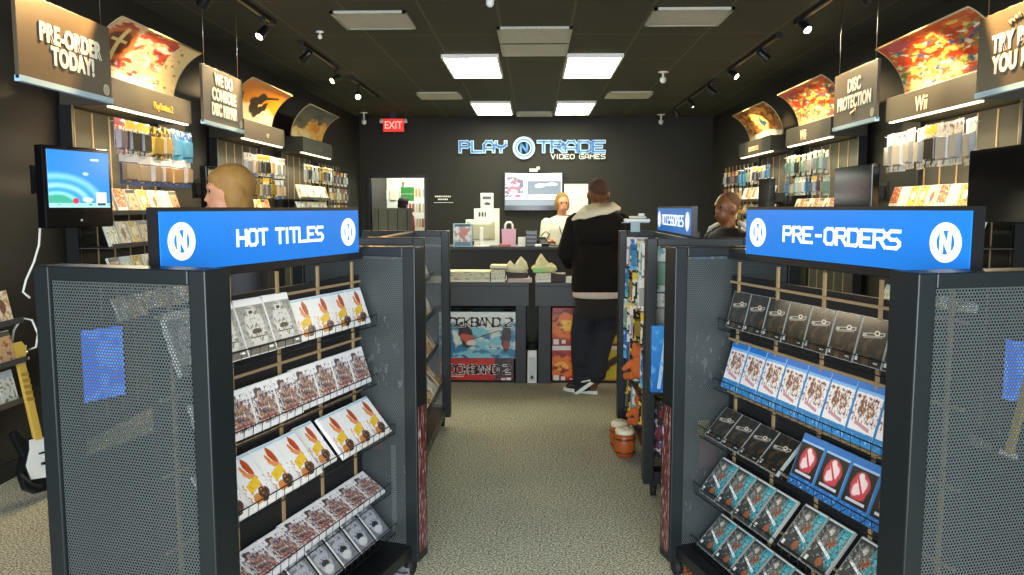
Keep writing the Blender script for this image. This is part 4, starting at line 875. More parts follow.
# console box standing in the gap between the counter units
p = at(532, 382, CY+.0)
o = empty('game_console', (p.x, CY+.02, 0), 0, 'white upright console box in the gap between counter units', 'console')
MB().box(-.043, .043, 0, .2, .0, .3).obj('body', M_white, o, .008); MB().box(-.03, .03, -.004, 0, .02, .24).obj('front_plate', mat('pale_grey_plate', 'c8ccc8', .3), o, .002); MB().box(-.012, .012, -.007, -.003, .04, .07).obj('button', M_greyd, o)
MB().lathe([(.05, .0), (.055, .02), (.05, .06), (.0, .065)], 14, M=Matrix.Translation((0, .08, .3))).obj('foil_cap', M_blackm, o)
# things on the front counter
ZT = .915
def cbox(name, u0, u1, vt, Y, dp, m, label, cat='box', z0=ZT, fm=None, bev=.003):
    a, b = at(u0, vt, Y), at(u1, vt, Y)
    return tag(MB().slab_y(a.x, b.x, Y, Y+dp, z0, a.z, 0, 1 if fm else None).obj(name, [m, fm] if fm else m, None, bev), label, cat)
mp = art('tray_print', 'cfc9a4', [('n', 9, .56, '8c8c64'), ('r', .5, .1, .5, .1, 0, 'e4e0c4')])
cbox('card_tray', 443, 490, 271.5, CY+.06, .25, M_cream, 'long low cream tray at left end of front counter', 'tray', fm=mp)
cbox('small_carton', 491, 505, 269.5, CY+.05, .2, M_cream, 'small cream carton beside the tray on front counter', fm=mp)
cbox('carton_lid', 490, 507, 265.6, CY+.04, .22, M_cream, 'flat pale lid resting on the small cream carton', 'lid', z0=at(498, 268.5, CY+.04).z)
cbox('dark_box', 507, 528, 273, CY+.1, .2, mat('dark_brown_card', '3a241c', .6), 'dark brown box under the white peaked bags')
cbox('card_box', 536, 551, 273, CY+.05, .18, mat('yellow_card', 'c9bd78', .6), 'pale yellow box under the bag with green print', fm=mp)
cbox('dark_tray', 551, 566, 274, CY+.08, .2, mat('dark_brown_card', '3a241c', .6), 'dark tray beside the customer on the counter', 'tray')
cbox('flat_paper', 508, 532, 278.6, CY+.02, .1, mat('pinkish_paper', 'c8b0a0', .6), 'flat pinkish packet at the front counter edge', 'packet')
def bag(pts, z0, Y, m, label, spec=None):
    """crumpled bag with peaks; pts: (u, v, radius)"""
    c = at(pts[0][0], pts[0][1], Y)
    o = empty('crumpled_bag', (c.x, Y, z0), 0, label, 'bag'); pr = []
    for u, v, r in pts:
        q = at(u, v, Y); x = q.x-c.x; h = q.z-z0
        pr.append(('c', [(x, .0, .03), (x*1.0+.004, .01, h*.6), (x, 0, h-.006)], [r, r*.7, .006]))
        pr.append(('e', (x-.02, .03, .03), (r*1.1, r*.9, .035)))
    blob('sack', pr, [m], .006, 2, o)
    MB().tube([(-.03, -.04, .02), (.0, -.06, .05), (.04, -.04, .03)], .003, 5).obj('tie', M_cream, o)
    return o
mbag = mat('cream_bag_paper', 'f0e6b8', .7, bump=.6, bscale=40, noise=.25, nscale=25)
bag([(510, 260, .05), (521, 256, .07), (516, 265, .07)], at(515, 272, CY+.15).z, CY+.17, mbag, 'twin-peaked cream bag on the front counter')
bag([(541, 253, .065), (551, 262, .06), (546, 260, .06)], at(545, 272, CY+.1).z, CY+.14, mat('yellow_bag_paper', 'e9dfa4', .7, bump=.6, bscale=40, noise=.25, nscale=25), 'peaked yellowish bag nearest the customer')
cbox('green_packet', 533, 546, 268.5, CY+.045, .03, mat('green_packet_print', '8fd070', .5), 'bright green packet in front of the yellowish bag', 'packet', z0=at(540, 272.5, CY+.045).z)

# ------------------------------------------------------------ back counter
BY = 9.0; BZ = at(500, 247, BY).z
o = empty('back_counter', (0, BY+.3, 0), 0, 'dark raised back counter holding the till and boxes', 'counter')
MB().box(-1.55, 1.6, -.3, .3, BZ-.035, BZ).obj('counter_top', M_greyd, o, .003); MB().box(-1.5, 1.55, -.27, -.24, 0, BZ-.035).obj('front_panel', mat('dark_panel', '1d1e1f', .6), o)
MB().box(-1.5, -1.45, -.24, .28, 0, BZ-.035).box(1.5, 1.55, -.24, .28, 0, BZ-.035).obj('side_panel', M_blackm, o)
def bbox(name, u0, u1, vt, Y, dp, m, label, cat='box', z0=None, fm=None, bev=.004):
    return cbox(name, u0, u1, vt, Y, dp, m, label, cat, BZ if z0 is None else z0, fm, bev)
bbox('framed_print', 453, 472, 223.5, BY+.05, .03, mat('pale_blue_frame', '8ab4cc', .4), 'upright game advert with pale blue border on back counter', 'framed print', fm=art('advert_print', '88b0c8', [('r', .5, .5, .42, .44, 0, '8c7c80'), ('n', 5, .5, 'c8c0c0', .2, .9), ('e', .55, .6, .25, .15, 20, 'b0685c'), ('r', .5, .12, .42, .08, 0, '4c6c84'), ('r', .5, .92, .4, .05, 0, '2c3c4c')], distort=.04))
bbox('tall_white_box', 474, 499, 208.5, BY+.35, .15, M_white, 'tall white box standing behind the till monitor', fm=art('white_box_mark', 'e6e6d8', [('r', .22, .84, .04, .06, 0, '2c2c2c'), ('r', .34, .84, .04, .06, 0, '2c2c2c'), ('r', .45, .84, .03, .06, 0, '2c2c2c')], distort=0))
bbox('small_white_box', 480.5, 493, 193, BY+.36, .12, M_white, 'small white box on top of the tall white box', z0=at(486, 208.3, BY+.36).z, fm=art('small_box_mark', 'e9e7da', [('r', .5, .68, .34, .1, 0, '4c4c48'), ('e', .55, .3, .26, .1, 0, '3a3a38')], distort=.02))
# till monitor seen from behind
p = at(481, 246, BY+.12)
o = empty('till_monitor', (p.x, BY+.14, BZ), math.radians(8), 'white till monitor seen from behind on the back counter', 'monitor')
MB().lathe([(.1, 0), (.1, .012), (.03, .02), (.025, .03)], 20).obj('foot', M_white, o)
q = MB(); hw = .165
q.add([(-hw, .03, .07), (hw, .03, .07), (hw, .03, .3), (-hw, .03, .3), (-.09, -.06, .09), (.09, -.06, .09), (.1, -.05, .26), (-.1, -.05, .26)], [(4, 5, 6, 7), (0, 4, 7, 3), (1, 2, 6, 5), (3, 7, 6, 2), (0, 1, 5, 4), (3, 2, 1, 0)]); q.obj('rear_shell', mat('aged_white_plastic', 'b9b698', .5), o, .006)
MB().box(-.02, .02, -.075, -.05, .02, .22).obj('neck', M_white, o, .004)
MB().box(-hw-.01, hw+.01, .028, .045, .06, .31).obj('bezel', M_white, o, .005)
# pink gift bag
a, b = at(501.5, 246, BY+.1), at(516, 229, BY+.1)
o = empty('gift_bag', ((a.x+b.x)/2, BY+.1, BZ), 0, 'pink paper bag with white handle on back counter', 'bag'); w = (b.x-a.x)/2; h = b.z-BZ
MB().add([(-w*.9, 0, 0), (w*.9, 0, 0), (w*.9, .09, 0), (-w*.9, .09, 0), (-w, .02, h), (w, .02, h), (w, .07, h), (-w, .07, h)], [(0, 1, 5, 4), (1, 2, 6, 5), (2, 3, 7, 6), (3, 0, 4, 7), (3, 2, 1, 0), (4, 5, 6, 7)]).obj('sack', mat('pink_paper', 'c79ab4', .6), o)
MB().tube([(-.045, .045, h-.01), (-.04, .045, h+.05), (-.02, .045, h+.075), (.02, .045, h+.075), (.04, .045, h+.05), (.045, .045, h-.01)], .012, 8).obj('handle', M_white, o)
bbox('white_card', 518, 525.5, 237, BY+.1, .02, M_white, 'small white card beside the pink bag', 'card')
for i in range(4):
    z = BZ+i*.045
    bbox('black_case', 525.5+(i % 2)*.5, 537, 247, BY+.08, .15, M_cb, 'black boxed item, %s up in the stack by the employee' % ORD[i], z0=z).scale = (1, 1, 1)
for ob in [q for q in bpy.data.objects if q.name.startswith('black_case')]:
    me = ob.data; zs = [v.co.z for v in me.vertices]; lo = [z for z in zs if z > BZ-1]
for i, ob in enumerate([q for q in bpy.data.objects if q.name.startswith('black_case')]):
    z = BZ+i*.045
    vs = sorted(ob.data.vertices, key=lambda v: v.co.z)
    x0 = min(v.co.x for v in vs); x1 = max(v.co.x for v in vs); y0 = min(v.co.y for v in vs)
    ob.data = MB().slab_y(x0, x1, y0, y0+.15, z, z+.042).mesh('black_case', M_cb)
# card terminal / scanner and small clutter
p = at(543, 243, BY+.1)
o = empty('card_terminal', (p.x, BY+.12, BZ), .3, 'black card terminal on the counter before the employee', 'card terminal')
MB().add([(-.06, -.05, 0), (.06, -.05, 0), (.06, .09, 0), (-.06, .09, 0), (-.06, -.05, .04), (.06, -.05, .04), (.06, .09, .11), (-.06, .09, .11)], [(0, 1, 5, 4), (1, 2, 6, 5), (2, 3, 7, 6), (3, 0, 4, 7), (3, 2, 1, 0), (4, 5, 6, 7)]).obj('body', M_cb, o, .006)
q = MB()
for i in range(3):
    for j in range(3): q.box(-.03+i*.022, -.015+i*.022, -.035+j*.022, -.022+j*.022, .045+j*.011, .055+j*.011)
q.obj('keypad', mat('grey_keys', '8c8c88', .4), o); MB().tube([(.06, .05, .08), (.1, .06, .14), (.06, .08, .17), (0, .08, .12)], .006, 8).obj('cord', M_cb, o)
p = at(538, 246, BY+.02)
tag(MB().box(p.x-.04, p.x+.04, BY+.02, BY+.1, BZ, BZ+.03).obj('white_dish', M_white, None, .012), 'small white dish near the employee\'s hand', 'dish')
p = at(504, 246, BY+.02)
tag(MB().box(p.x-.06, p.x+.08, BY+.01, BY+.07, BZ, BZ+.035).obj('red_packet', mat('reddish_wrapper', 'a86c5c', .5), None, .008), 'small reddish packet in front of the pink bag', 'packet')
# white gear on the top of the far right stand
o = empty('white_device', at(637, 222, 5.35), 0, 'white handheld game device lying above the far right stand', 'game device')
MB().box(-.085, .085, -.03, .05, 0, .022).obj('lower_body', M_white, o, .008); MB().box(-.05, .06, -.02, .05, .024, .04).obj('upper_body', mat('cream_plastic', 'd8d2b0', .4), o, .006); MB().box(.01, .05, 0, .03, .04, .058).obj('button_block', M_white, o, .004)
z = at(637, 222, 5.35).z
o2 = empty('display_riser', at(635, 230, 5.35), 0, 'small clear riser under the white handheld device', 'riser')
zz = at(635, 230, 5.35).z
MB().box(-.03, .03, -.02, .02, GH-zz, z-zz).box(-.09, .09, -.04, .05, z-zz-.005, z-zz).obj('stand', mat('pale_clear_plastic', '8ca0a0', .2), o2)

# drums
bp_ = at(633, 456, 4.95)
def drum(u, v, lab):
    # on the carpet: depth from the height of the camera
    Y = HC/((v-208)/F)*1.0
    for _ in range(8):
        q = at(u, v, Y); Y *= HC/(HC-q.z)
    bongo(at(u, v, Y).x-.055, Y, lab)
drum(633, 456, 'nearer orange barrel drum with cream top on the carpet'); drum(631, 448, 'farther orange barrel drum, partly hidden by the nearer one') if 0 else None
o = [q for q in bpy.data.objects if q.name == 'bongo_drum'][0]
bongo(o.location.x-.01, o.location.y+.17, 'farther orange barrel drum, partly hidden by the nearer one')

# ------------------------------------------------------------ left wall low rack, guitar, cable
o = empty('case_rack', (-3.03, 3.76, 0), PI/2, 'low wall rack of cases at left edge of picture', 'rack')
MB().box(-.5, .5, -.03, .02, .3, 1.2).obj('back_panel', M_board, o)
m = MB()
for z in (.52, .74, .96): m.box(-.5, .5, -.2, 0, z-.012, z); m.box(-.5, .5, -.205, -.2, z-.012, z+.02)
m.obj('shelf', mat('clear_lip', '4c4a44', .3), o)
for r, z in enumerate((.52, .74, .96)):
    for i in range(7):
        ai = [[5, 3, 1, 5, 3, 1, 5], [0, 2, 0, 1, 0, 2, 0], [0, 1, 4, 0, 2, 0, 1]][r][i]
        q = case_proto(('w', ai, .13, .17), .13, .17, A['w%d' % ai], M_cw)
        q.matrix_world = Matrix.Translation((-2.88, 3.33+i*.14, z+.087)) @ Matrix.Rotation(-.2, 4, 'Y')
        tag(q, '%s game case, %s from street on %s shelf of low rack' % (WNAMES[ai].replace(' and ', '-').replace(' ', '-'), ORD[i], ['lowest', 'middle', 'top'][r]), 'game case', 'cases on the low left rack')
def guitar(base, top, label, flip=1):
    base, top = Vector(base), Vector(top); d = (top-base); Ln = d.length
    zq = d.normalized(); xq = Vector((0, 0, 1)).cross(zq) if abs(zq.z) < .99 else Vector((1, 0, 0)); yv = Vector((flip*-1., .35, 0)); yv = (yv-zq*yv.dot(zq)).normalized(); xv = yv.cross(zq).normalized()
    R = Matrix((xv, yv, zq)).transposed().to_4x4()
    o = bpy.data.objects.new('guitar_controller', None); C.objects.link(o); o.matrix_world = Matrix.Translation(base) @ R; tag(o, label, 'guitar')
    # body outline (x,z) extruded in y
    out = [(-.13, .02), (-.14, .12), (-.1, .2), (-.12, .27), (-.135, .33), (-.1, .34), (-.06, .28), (.05, .28), (.09, .33), (.125, .31), (.1, .22), (.12, .14), (.15, .07), (.12, 0), (.04, -.02), (-.07, -.02)]
    n = len(out); vs = [(x, -.02, z) for x, z in out]+[(x, .02, z) for x, z in out]
    MB().add(vs, [tuple(range(n)), tuple(range(2*n-1, n-1, -1))]+[(i+n, (i+1) % n+n, (i+1) % n, i) for i in range(n)]).obj('body', M_cb, o, .006)
    out = [(-.09, .06), (-.1, .14), (-.06, .22), (-.05, .27), (.05, .27), (.07, .2), (.06, .1), (.0, .05)]; n = len(out)
    vs = [(x, -.028, z) for x, z in out]+[(x, -.02, z) for x, z in out]
    MB().add(vs, [tuple(range(n)), tuple(range(2*n-1, n-1, -1))]+[(i+n, (i+1) % n+n, (i+1) % n, i) for i in range(n)]).obj('pickguard', M_white, o)
    MB().box(-.024, .024, -.034, -.01, .26, Ln-.12).obj('neck', mat('maple_neck', 'c9a648', .45), o, .006)
    MB().add([(-.024, -.03, Ln-.13), (.024, -.03, Ln-.13), (.05, -.03, Ln-.04), (.03, -.03, Ln), (-.045, -.03, Ln-.01), (-.024, -.01, Ln-.13), (.024, -.01, Ln-.13), (.05, -.01, Ln-.04), (.03, -.01, Ln), (-.045, -.01, Ln-.01)], [(0, 1, 2, 3, 4), (9, 8, 7, 6, 5), (0, 5, 6, 1), (1, 6, 7, 2), (2, 7, 8, 3), (3, 8, 9, 4), (4, 9, 5, 0)]).obj('headstock', mat('maple_neck', 'c9a648', .45), o)
    m = MB()
    for i in range(3):
        for s in (-1, 1): m.lathe([(.007, 0), (.01, .01), (.0, .014)], 8, M=Matrix.Translation((s*.045, -.02, Ln-.1+i*.035)) @ Matrix.Rotation(s*PI/2, 4, 'Y'))
    m.obj('tuning_peg', M_chrome, o)
    m = MB()
    for i in range(5): m.box(-.022, .022, -.038, -.032, Ln-.2-i*.035, Ln-.18-i*.035)
    m.obj('fret_button', mat('fret_buttons', 'a08030', .4), o)
    MB().box(-.02, .02, -.045, -.028, .12, .135).box(-.02, .02, -.045, -.028, .18, .19).obj('strum_bar', M_cb, o)
    MB().tube([(0, 0, 0), (-.1, -.04, .03), (-.16, -.05, .1)], .008, 6).obj('strap', M_blackm, o)
    return o
guitar(at(46, 487, 4.14), at(13, 343, 4.28), 'white and black guitar controller with maple neck leaning at left')
guitar(at(1000, 500, 4.3), at(1052, 300, 4.42), 'white guitar controller seen through the right perforated panel', -1)
o = empty('white_cable', (-3.0, 4, 1), 0, 'white cable hanging from the blue-screen wall monitor', 'cable')
def w2(l): return [Vector(q)-Vector((-3.0, 4, 1)) for q in l]
MB().tube(w2([at(40, 228, 4.3), at(39, 245, 4.3), at(34, 262, 4.3), at(26, 280, 4.28), at(23, 292, 4.28), at(30, 298, 4.3)]), .006, 8).obj('upper_run', M_white, o)
MB().tube(w2([at(11, 346, 4.36), at(14, 330, 4.35), at(22, 318, 4.35), at(32, 320, 4.36), at(38, 334, 4.37), at(36, 347, 4.38), at(28, 350, 4.38)]), .006, 8).obj('lower_loop', M_white, o)
# lettering half seen on the left wall
o = empty('wall_lettering', (-3.065, 3.95, 1.6), PI/2, 'faint grey letters on the dark left wall', 'sign')
for t, v in (('n', 205), ('m', 243)):
    me = text_mesh(t, .14, .004, .002, mats=mat('faint_grey_letter', '34322e', .6)); l = bpy.data.objects.new('lettering', me); C.objects.link(l); l.parent = o
    l.location = (.2, -.004, .02 if v == 205 else -.2); l.rotation_euler = (PI/2, 0, 0)

# ------------------------------------------------------------ people
def hand(c, d, side=1, s=1.):
    """palm with five curled fingers; c wrist, d unit direction of the fingers"""
    c = Vector(c); d = Vector(d).normalized(); a = d.cross(Vector((0, 1, .01))).normalized(); n = a.cross(d).normalized(); pr = []
    pr.append(('c', [c, c+d*.04*s, c+d*.085*s], [.022*s, .03*s, .03*s]))
    for i, ln in enumerate((.062, .075, .07, .055)):
        b = c+d*.085*s+a*(-.026+.0175*i)*s; k = n*.012*side
        pr.append(('c', [b, b+d*ln*.5*s+k*.5, b+d*ln*.85*s+k*2], [.0088*s, .0082*s, .007*s]))
    b = c+d*.03*s-a*.028*s; pr.append(('c', [b, b+d*.03*s-a*.018*s, b+d*.058*s-a*.02*s+n*.01*side], [.0105*s, .0095*s, .008*s]))
    return pr
def head_prims(hc, face=0., s=1.):
    """hc = head centre; face = heading (radians, 0 looks to -y)"""
    f = Vector((math.sin(face), -math.cos(face), 0)); r = Vector((f.y, -f.x, 0)); c = Vector(hc); dg = math.degrees(face)
    P = [('e', c+Vector((0, 0, .02*s)), (.076*s, .096*s, .1*s), (0, 0, dg)), ('e', c+f*.028*s+Vector((0, 0, -.045*s)), (.058*s, .066*s, .07*s), (0, 0, dg)),
         ('e', c+f*.045*s+Vector((0, 0, -.088*s)), (.03*s, .035*s, .024*s), (0, 0, dg)), ('c', [c+f*.085*s+Vector((0, 0, .012*s)), c+f*.103*s+Vector((0, 0, -.028*s))], [.007*s, .0105*s]),
         ('e', c+f*.088*s+Vector((0, 0, .03*s)), (.05*s, .014*s, .01*s), (0, 0, dg)), ('e', c+f*.09*s+Vector((0, 0, -.058*s)), (.024*s, .01*s, .009*s), (0, 0, dg))]
    for q in (-1, 1): P.append(('e', c+r*q*.077*s+Vector((0, 0, -.01*s))-f*.008*s, (.009*s, .018*s, .03*s), (0, 0, dg)))
    P.append(('c', [c+Vector((0, 0, -.06*s))-f*.01*s, c+Vector((0, 0, -.17*s))-f*.022*s], [.052*s, .06*s]))
    return P
def face_bits(o, hc, face, s, lip):
    f = Vector((math.sin(face), -math.cos(face), 0)); r = Vector((f.y, -f.x, 0)); c = Vector(hc)
    for q in (-1, 1):
        e = MB().lathe([(.0, -.004), (.011*s, 0), (.0, .004)], 10, M=Matrix.Translation(c+f*.087*s+r*q*.03*s+Vector((0, 0, .012*s))) @ Matrix.Rotation(face, 4, 'Z') @ Matrix.Rotation(PI/2, 4, 'X')); e.obj('eye', M_blackm, o)
    MB().tube([c+f*.094*s-r*.022*s+Vector((0, 0, -.056*s)), c+f*.1*s+Vector((0, 0, -.058*s)), c+f*.094*s+r*.022*s+Vector((0, 0, -.056*s))], .0045*s, 6).obj('mouth', lip, o)
def person(loc, rz, label, skin, H=1.75, hair=None, pose='stand', face=0.):
    """standing body; local frame faces -y; returns (root, scale)"""
    o = empty('person', loc, rz, label, 'person'); s = H/1.75
    V = lambda x, y, z: Vector((x*s, y*s, z*s))
    return o, s, V
# --- the customer, seen from behind (faces +y: rotate by pi)
cy = 6.72; cx = at(597, 392, cy).x
o, s, V = person((cx, cy, 0), PI, 'person in black hooded jacket and dark jeans standing at the counter', M_skin_d, 1.8)
hc = V(0, -.06, 1.65)
arms = {1: [(.2, 0, 1.42), (.27, -.02, 1.15), (.23, -.24, 1.06)], -1: [(-.2, 0, 1.42), (-.27, -.02, 1.15), (-.2, -.24, 1.06)]}
legs = {1: [(.09, 0, .92), (.13, -.03, .5), (.115, .06, .09)], -1: [(-.09, 0, .92), (-.07, -.06, .52), (.03, .16, .2)]}
pr = head_prims(hc, math.radians(-12), 1.16)
pr += [('l', [(0, 0, .86*s, .15*s, .1*s), (0, 0, 1.0*s, .155*s, .105*s), (0, 0, 1.15*s, .145*s, .1*s), (0, 0, 1.32*s, .185*s, .115*s), (0, 0, 1.45*s, .17*s, .09*s), (0, 0, 1.5*s, .07*s, .06*s)])]
for q in (1, -1):
    A3 = [V(*a) for a in arms[q]]; pr.append(('c', A3, [.05*s, .042*s, .03*s])); pr += hand(A3[2]+(A3[2]-A3[1]).normalized()*.02, (A3[2]-A3[1]), q, s)
    Lg = [V(*a) for a in legs[q]]; pr.append(('c', Lg, [.085*s, .058*s, .042*s]))
# planted foot points to the counter, the lifted one rests on its toe
pr.append(('c', [V(.115, .06, .07), V(.12, -.04, .05), V(.125, -.12, .035)], [.035*s, .036*s, .028*s])); pr.append(('c', [V(.03, .16, .17), V(.035, .12, .09), V(.035, .07, .04)], [.034*s, .034*s, .026*s]))
blob('body', pr, [M_skin_d], .009, 3, o)
face_bits(o, hc, math.radians(-12), 1.16, mat('brown_lip', '4c241c', .5))
blob('hair', [('e', hc+Vector((0, .014, .045)), (.0895, .112, .094))], [mat('shaved_dark_hair', '452d1d', .9, bump=.5)], .007, 2, o)
M_hood = mat('black_fleece', '16120f', .9, bump=.5, bscale=90, noise=.25, nscale=6, spec=.2)
pr = [('l', [(0, .01, .84*s, .215*s, .15*s), (0, .01, .9*s, .225*s, .16*s), (0, .01, 1.05*s, .22*s, .16*s), (0, .01, 1.2*s, .22*s, .155*s), (0, .012, 1.34*s, .24*s, .155*s), (0, .012, 1.44*s, .225*s, .13*s), (0, .012, 1.5*s, .14*s, .11*s)])]
for q in (1, -1):
    A3 = [V(*a) for a in arms[q]]; pr.append(('c', [A3[0]+Vector((-.02*q, 0, .01)), A3[1]+Vector((0, 0, .01)), A3[2]+Vector((0, .02, 0))], [.09*s, .078*s, .052*s]))
for (x, z, r) in ((.08, 1.1, .05), (-.1, 1.0, .05), (.0, .93, .07), (.13, 1.28, .04), (-.12, 1.25, .05)): pr.append(('e', V(x, .13, z), (r*1.6, .03, r)))
blob('hooded_jacket', pr, [M_hood], .011, 5, o)
# hood lying on the back, pale lining turned outwards
blob('hood', [('l', [(0, .12, 1.22*s, .05*s, .03*s), (0, .15, 1.27*s, .17*s, .06*s), (0, .13, 1.36*s, .22*s, .09*s), (0, .07, 1.44*s, .215*s, .12*s), (0, .04, 1.485*s, .17*s, .12*s)])], [M_hood], .011, 4, o)
hl = MB(); R1 = []; R2 = []
for i in range(15):
    a = PI*(-.12+1.24*i/14); x = math.cos(a); y = math.sin(a)       # local +x is his left... seen on the left from the street
    R1.append((x*.115*s, .02+y*.085, 1.575*s-.012*x)); R2.append((x*(.235 if x > 0 else .175)*s, .03+y*.175, (1.495-.045*x)*s+.006*math.sin(i*2.1)))
q_ = R1+R2; n = 15
hl.add([Vector(a) for a in q_]+[Vector(a)-Vector((0, 0, .02)) for a in q_], [(i, i+1, n+i+1, n+i) for i in range(n-1)]+[(2*n+i, 3*n+i, 3*n+i+1, 2*n+i+1) for i in range(n-1)]+[(n+i, n+i+1, 3*n+i+1, 3*n+i) for i in range(n-1)]+[(i+1, i, 2*n+i, 2*n+i+1) for i in range(n-1)], 0, True)
ho = hl.obj('hood_lining', mat('cream_lining', 'ddd2b4', .9), o); ho['label'] = 'cream hood lining'
blob('jacket_hem', [('l', [(0, .012, .80*s, .205*s, .152*s), (0, .012, .815*s, .213*s, .158*s), (0, .012, .845*s, .213*s, .158*s), (0, .012, .86*s, .2*s, .148*s)])], [mat('pale_pink_hem', 'c9b6a8', .9)], .008, 3, o)
blob('long_shirt', [('l', [(0, .01, .64*s, .19*s, .14*s), (0, .01, .7*s, .195*s, .145*s), (0, .01, .83*s, .19*s, .14*s)])], [mat('black_shirt', '1c1916', .9)], .01, 4, o)
M_jean = mat('dark_denim', '151a24', .85, bump=.3, noise=.3, nscale=8)
pr = [('l', [(0, 0, .62*s, .18*s, .12*s), (0, 0, .8*s, .175*s, .125*s), (0, 0, .95*s, .165*s, .12*s)])]
pr.append(('c', [V(.09, 0, .7), V(.125, -.02, .5), V(.125, .02, .3), V(.115, .05, .08)], [.11*s, .1*s, .096*s, .09*s]))
pr.append(('c', [V(-.08, 0, .7), V(-.06, -.03, .52), V(-.0, .07, .33), V(.02, .14, .16)], [.11*s, .1*s, .09*s, .08*s]))
for i, z in enumerate((.12, .18, .25)): pr.append(('e', V(.115, .05, z), (.1*s, .095*s, .018*s)))
blob('jeans', pr, [M_jean], .01, 3, o)
def shoe(o, M, nm='sneaker'):
    sh = blob(nm, [('c', [M @ Vector((0, .08, .06)), M @ Vector((0, 0, .05)), M @ Vector((0, -.13, .035))], [.042, .045, .034]), ('e', M @ Vector((0, .09, .08)), (.036, .04, .04))], [mat('black_white_shoe', '24242a', .5)], .007, 3, o)
    so = MB(); out = [(.04*math.cos(a)*(1.15 if math.sin(a) < 0 else .95), -.02+.165*math.sin(a)) for a in [2*PI*i/20 for i in range(20)]]
    n = 20; vs = [M @ Vector((x, y, 0)) for x, y in out]+[M @ Vector((x*1.05, y, .028)) for x, y in out]
    so.add(vs, [tuple(range(n))[::-1], tuple(range(n, 2*n))]+[(i, (i+1) % n, (i+1) % n+n, i+n) for i in range(n)], 0, False); w = so.obj('sole', M_white, sh)
    st = MB(); st.tube([M @ Vector((.044, .06, .03)), M @ Vector((.05, 0, .055)), M @ Vector((.04, -.05, .075))], .007, 6); st.tube([M @ Vector((-.044, .06, .03)), M @ Vector((-.05, 0, .055)), M @ Vector((-.04, -.05, .075))], .007, 6); st.obj('side_stripe', M_white, sh)
    return sh
shoe(o, Matrix.Translation(V(.125, .02, .0)) @ Matrix.Rotation(math.radians(60), 4, 'Z'))
shoe(o, Matrix.Translation(V(.06, .12, .08)) @ Matrix.Rotation(math.radians(65), 4, 'Z') @ Matrix.Rotation(math.radians(38), 4, 'X'))

# --- simple standing people
def stander(loc, rz, label, skin, H, top, trousers, hairm, hairprims, armp=None, face=0., lip=None, extra=None, lean=0.):
    o, s, V = person(loc, rz, label, skin, H)
    hc = V(0, -.03+lean, 1.62); S = s*1.02
    am = armp or {1: [(.19, 0, 1.4), (.24, .02, 1.12), (.23, -.06, .88)], -1: [(-.19, 0, 1.4), (-.24, .02, 1.12), (-.23, -.06, .88)]}
    pr = head_prims(hc, face, S)+[('l', [(0, 0, .84*s, .15*s, .1*s), (0, 0, 1.0*s, .145*s, .1*s), (0, 0, 1.15*s, .14*s, .1*s), (0, 0, 1.32*s, .175*s, .11*s), (0, 0, 1.43*s, .16*s, .085*s), (0, 0, 1.48*s, .07*s, .06*s)])]
    for q in (1, -1):
        A3 = [V(*a) for a in am[q]]; pr.append(('c', A3, [.047*s, .038*s, .027*s])); pr += hand(A3[2]+(A3[2]-A3[1]).normalized()*.015, A3[2]-A3[1], q, s)
        pr.append(('c', [V(q*.09, 0, .88), V(q*.1, -.02, .48), V(q*.1, .03, .08)], [.085*s, .056*s, .04*s])); pr.append(('c', [V(q*.1, .03, .06), V(q*.105, -.06, .045), V(q*.11, -.14, .03)], [.035*s, .036*s, .028*s]))
    blob('body', pr, [skin], .009, 3, o); face_bits(o, hc, face, S, lip or mat('rose_lip', 'a05a50', .5))
    pr = [('l', [(0, .0, .84*s, .175*s, .125*s), (0, 0, 1.0*s, .17*s, .125*s), (0, 0, 1.15*s, .165*s, .12*s), (0, 0, 1.32*s, .2*s, .13*s), (0, 0, 1.42*s, .19*s, .11*s), (0, 0, 1.475*s, .09*s, .08*s)])]
    for q in (1, -1):
        A3 = [V(*a) for a in am[q]]; e = A3[0].lerp(A3[1], .9) if top[1] == 'short' else A3[2]
        pr.append(('c', [A3[0], A3[0].lerp(A3[1], .5), e] if top[1] == 'short' else A3, [.068*s, .062*s, .056*s]))
    blob(top[2], pr, [top[0]], .011, 4, o)
    pr = [('l', [(0, 0, .74*s, .165*s, .115*s), (0, 0, .9*s, .16*s, .115*s)])]
    for q in (1, -1): pr.append(('c', [V(q*.09, 0, .8), V(q*.1, -.02, .48), V(q*.1, .03, .1)], [.095*s, .075*s, .065*s]))
    blob('trousers', pr, [trousers], .012, 3, o)
    blob('hair', [(k, hc+Vector(c)*S, tuple(a*S for a in r), rr) for k, c, r, rr in hairprims], [hairm], .008, 2, o)
    if extra: extra(o, s, V)
    for q in (1, -1): shoe(o, Matrix.Translation(V(q*.105, -.02, 0)), 'shoe')
    return o
BL = mat('blond_hair', '9a7238', .7, bump=.4, bscale=60, noise=.3, nscale=25)
p = at(243, 208, 3.55)
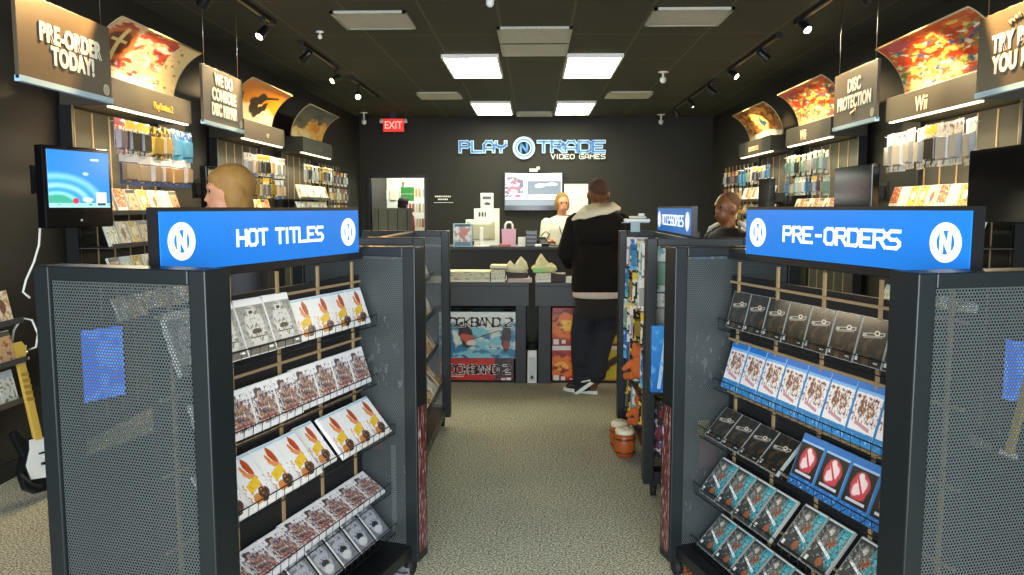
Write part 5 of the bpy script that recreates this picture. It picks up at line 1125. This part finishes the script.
stander((p.x-.02, 3.55, 0), math.radians(-68), 'blond person seen over the blue HOT TITLES sign, facing left', M_skin_l, 1.775, (mat('grey_shirt', '4c4c50', .9), 'short', 'shirt'), M_jean, BL, [('e', (0, .008, .04), (.083, .1, .094), (0, 0, 0)), ('e', (0, .04, -.04), (.078, .055, .09), (0, 0, 0)), ('e', (.062, .015, -.01), (.028, .045, .07), (0, 0, 0)), ('e', (-.062, .015, -.01), (.028, .045, .07), (0, 0, 0)), ('e', (0, -.04, .065), (.062, .055, .045), (0, 0, 0))])
def lanyard(o, s, V): MB().tube([V(.06, -.05, 1.47), V(.05, -.14, 1.3), V(0, -.15, 1.15), V(-.05, -.14, 1.3), V(-.06, -.05, 1.47)], .006, 6).obj('lanyard', M_blackm, o)
p = at(560, 205, 9.85)
stander((p.x+.02, 9.85, 0), math.radians(12), 'person in white shirt with light hair behind the back counter', M_skin_l, 1.76, (mat('white_shirt', 'd6d4c4', .8), 'short', 'shirt'), M_jean, mat('dark_blond_hair', '8c6a38', .8), [('e', (0, .02, .05), (.084, .1, .09), (0, 0, 0)), ('e', (.06, .01, .0), (.03, .07, .08), (0, 0, 0)), ('e', (-.06, .01, .0), (.03, .07, .08), (0, 0, 0))],
    armp={1: [(.19, 0, 1.4), (.22, -.06, 1.14), (.1, -.28, 1.16)], -1: [(-.19, 0, 1.4), (-.24, -.04, 1.14), (-.2, -.26, 1.17)]}, extra=lanyard)
def stripes(o, s, V):
    for q in (1, -1):
        MB().tube([V(q*.07, .03, 1.52), V(q*.14, .01, 1.5), V(q*.215, .0, 1.47), V(q*.27, .01, 1.36), V(q*.305, .02, 1.12)], .016, 6).obj('white_stripe', M_white, o)
p = at(727, 208, 5.95)
stander((p.x+.02, 5.95, 0), math.radians(-62), 'bald person in black striped jacket behind the PRE-ORDERS sign', mat('brown_skin', '7a4c2a', .45), 1.7, (mat('black_tracksuit', '141416', .7), 'long', 'jacket'), M_blackm, mat('shaved_brown_hair', '5a3a20', .8), [('e', (0, .02, .045), (.078, .095, .082), (0, 0, 0))], extra=stripes, lip=mat('brown_lip', '4c241c', .5))
p = at(402, 208, 14.9)
stander((p.x, 14.95, 0), math.radians(150), 'person with dark hair and red garment in the back doorway', M_skin_l, 1.78, (mat('red_shirt', 'b03a30', .9), 'short', 'shirt'), M_jean, mat('dark_hair', '241c14', .8), [('e', (0, .01, .04), (.095, .11, .1), (0, 0, 0)), ('e', (0, .04, -.03), (.09, .08, .1), (0, 0, 0))])
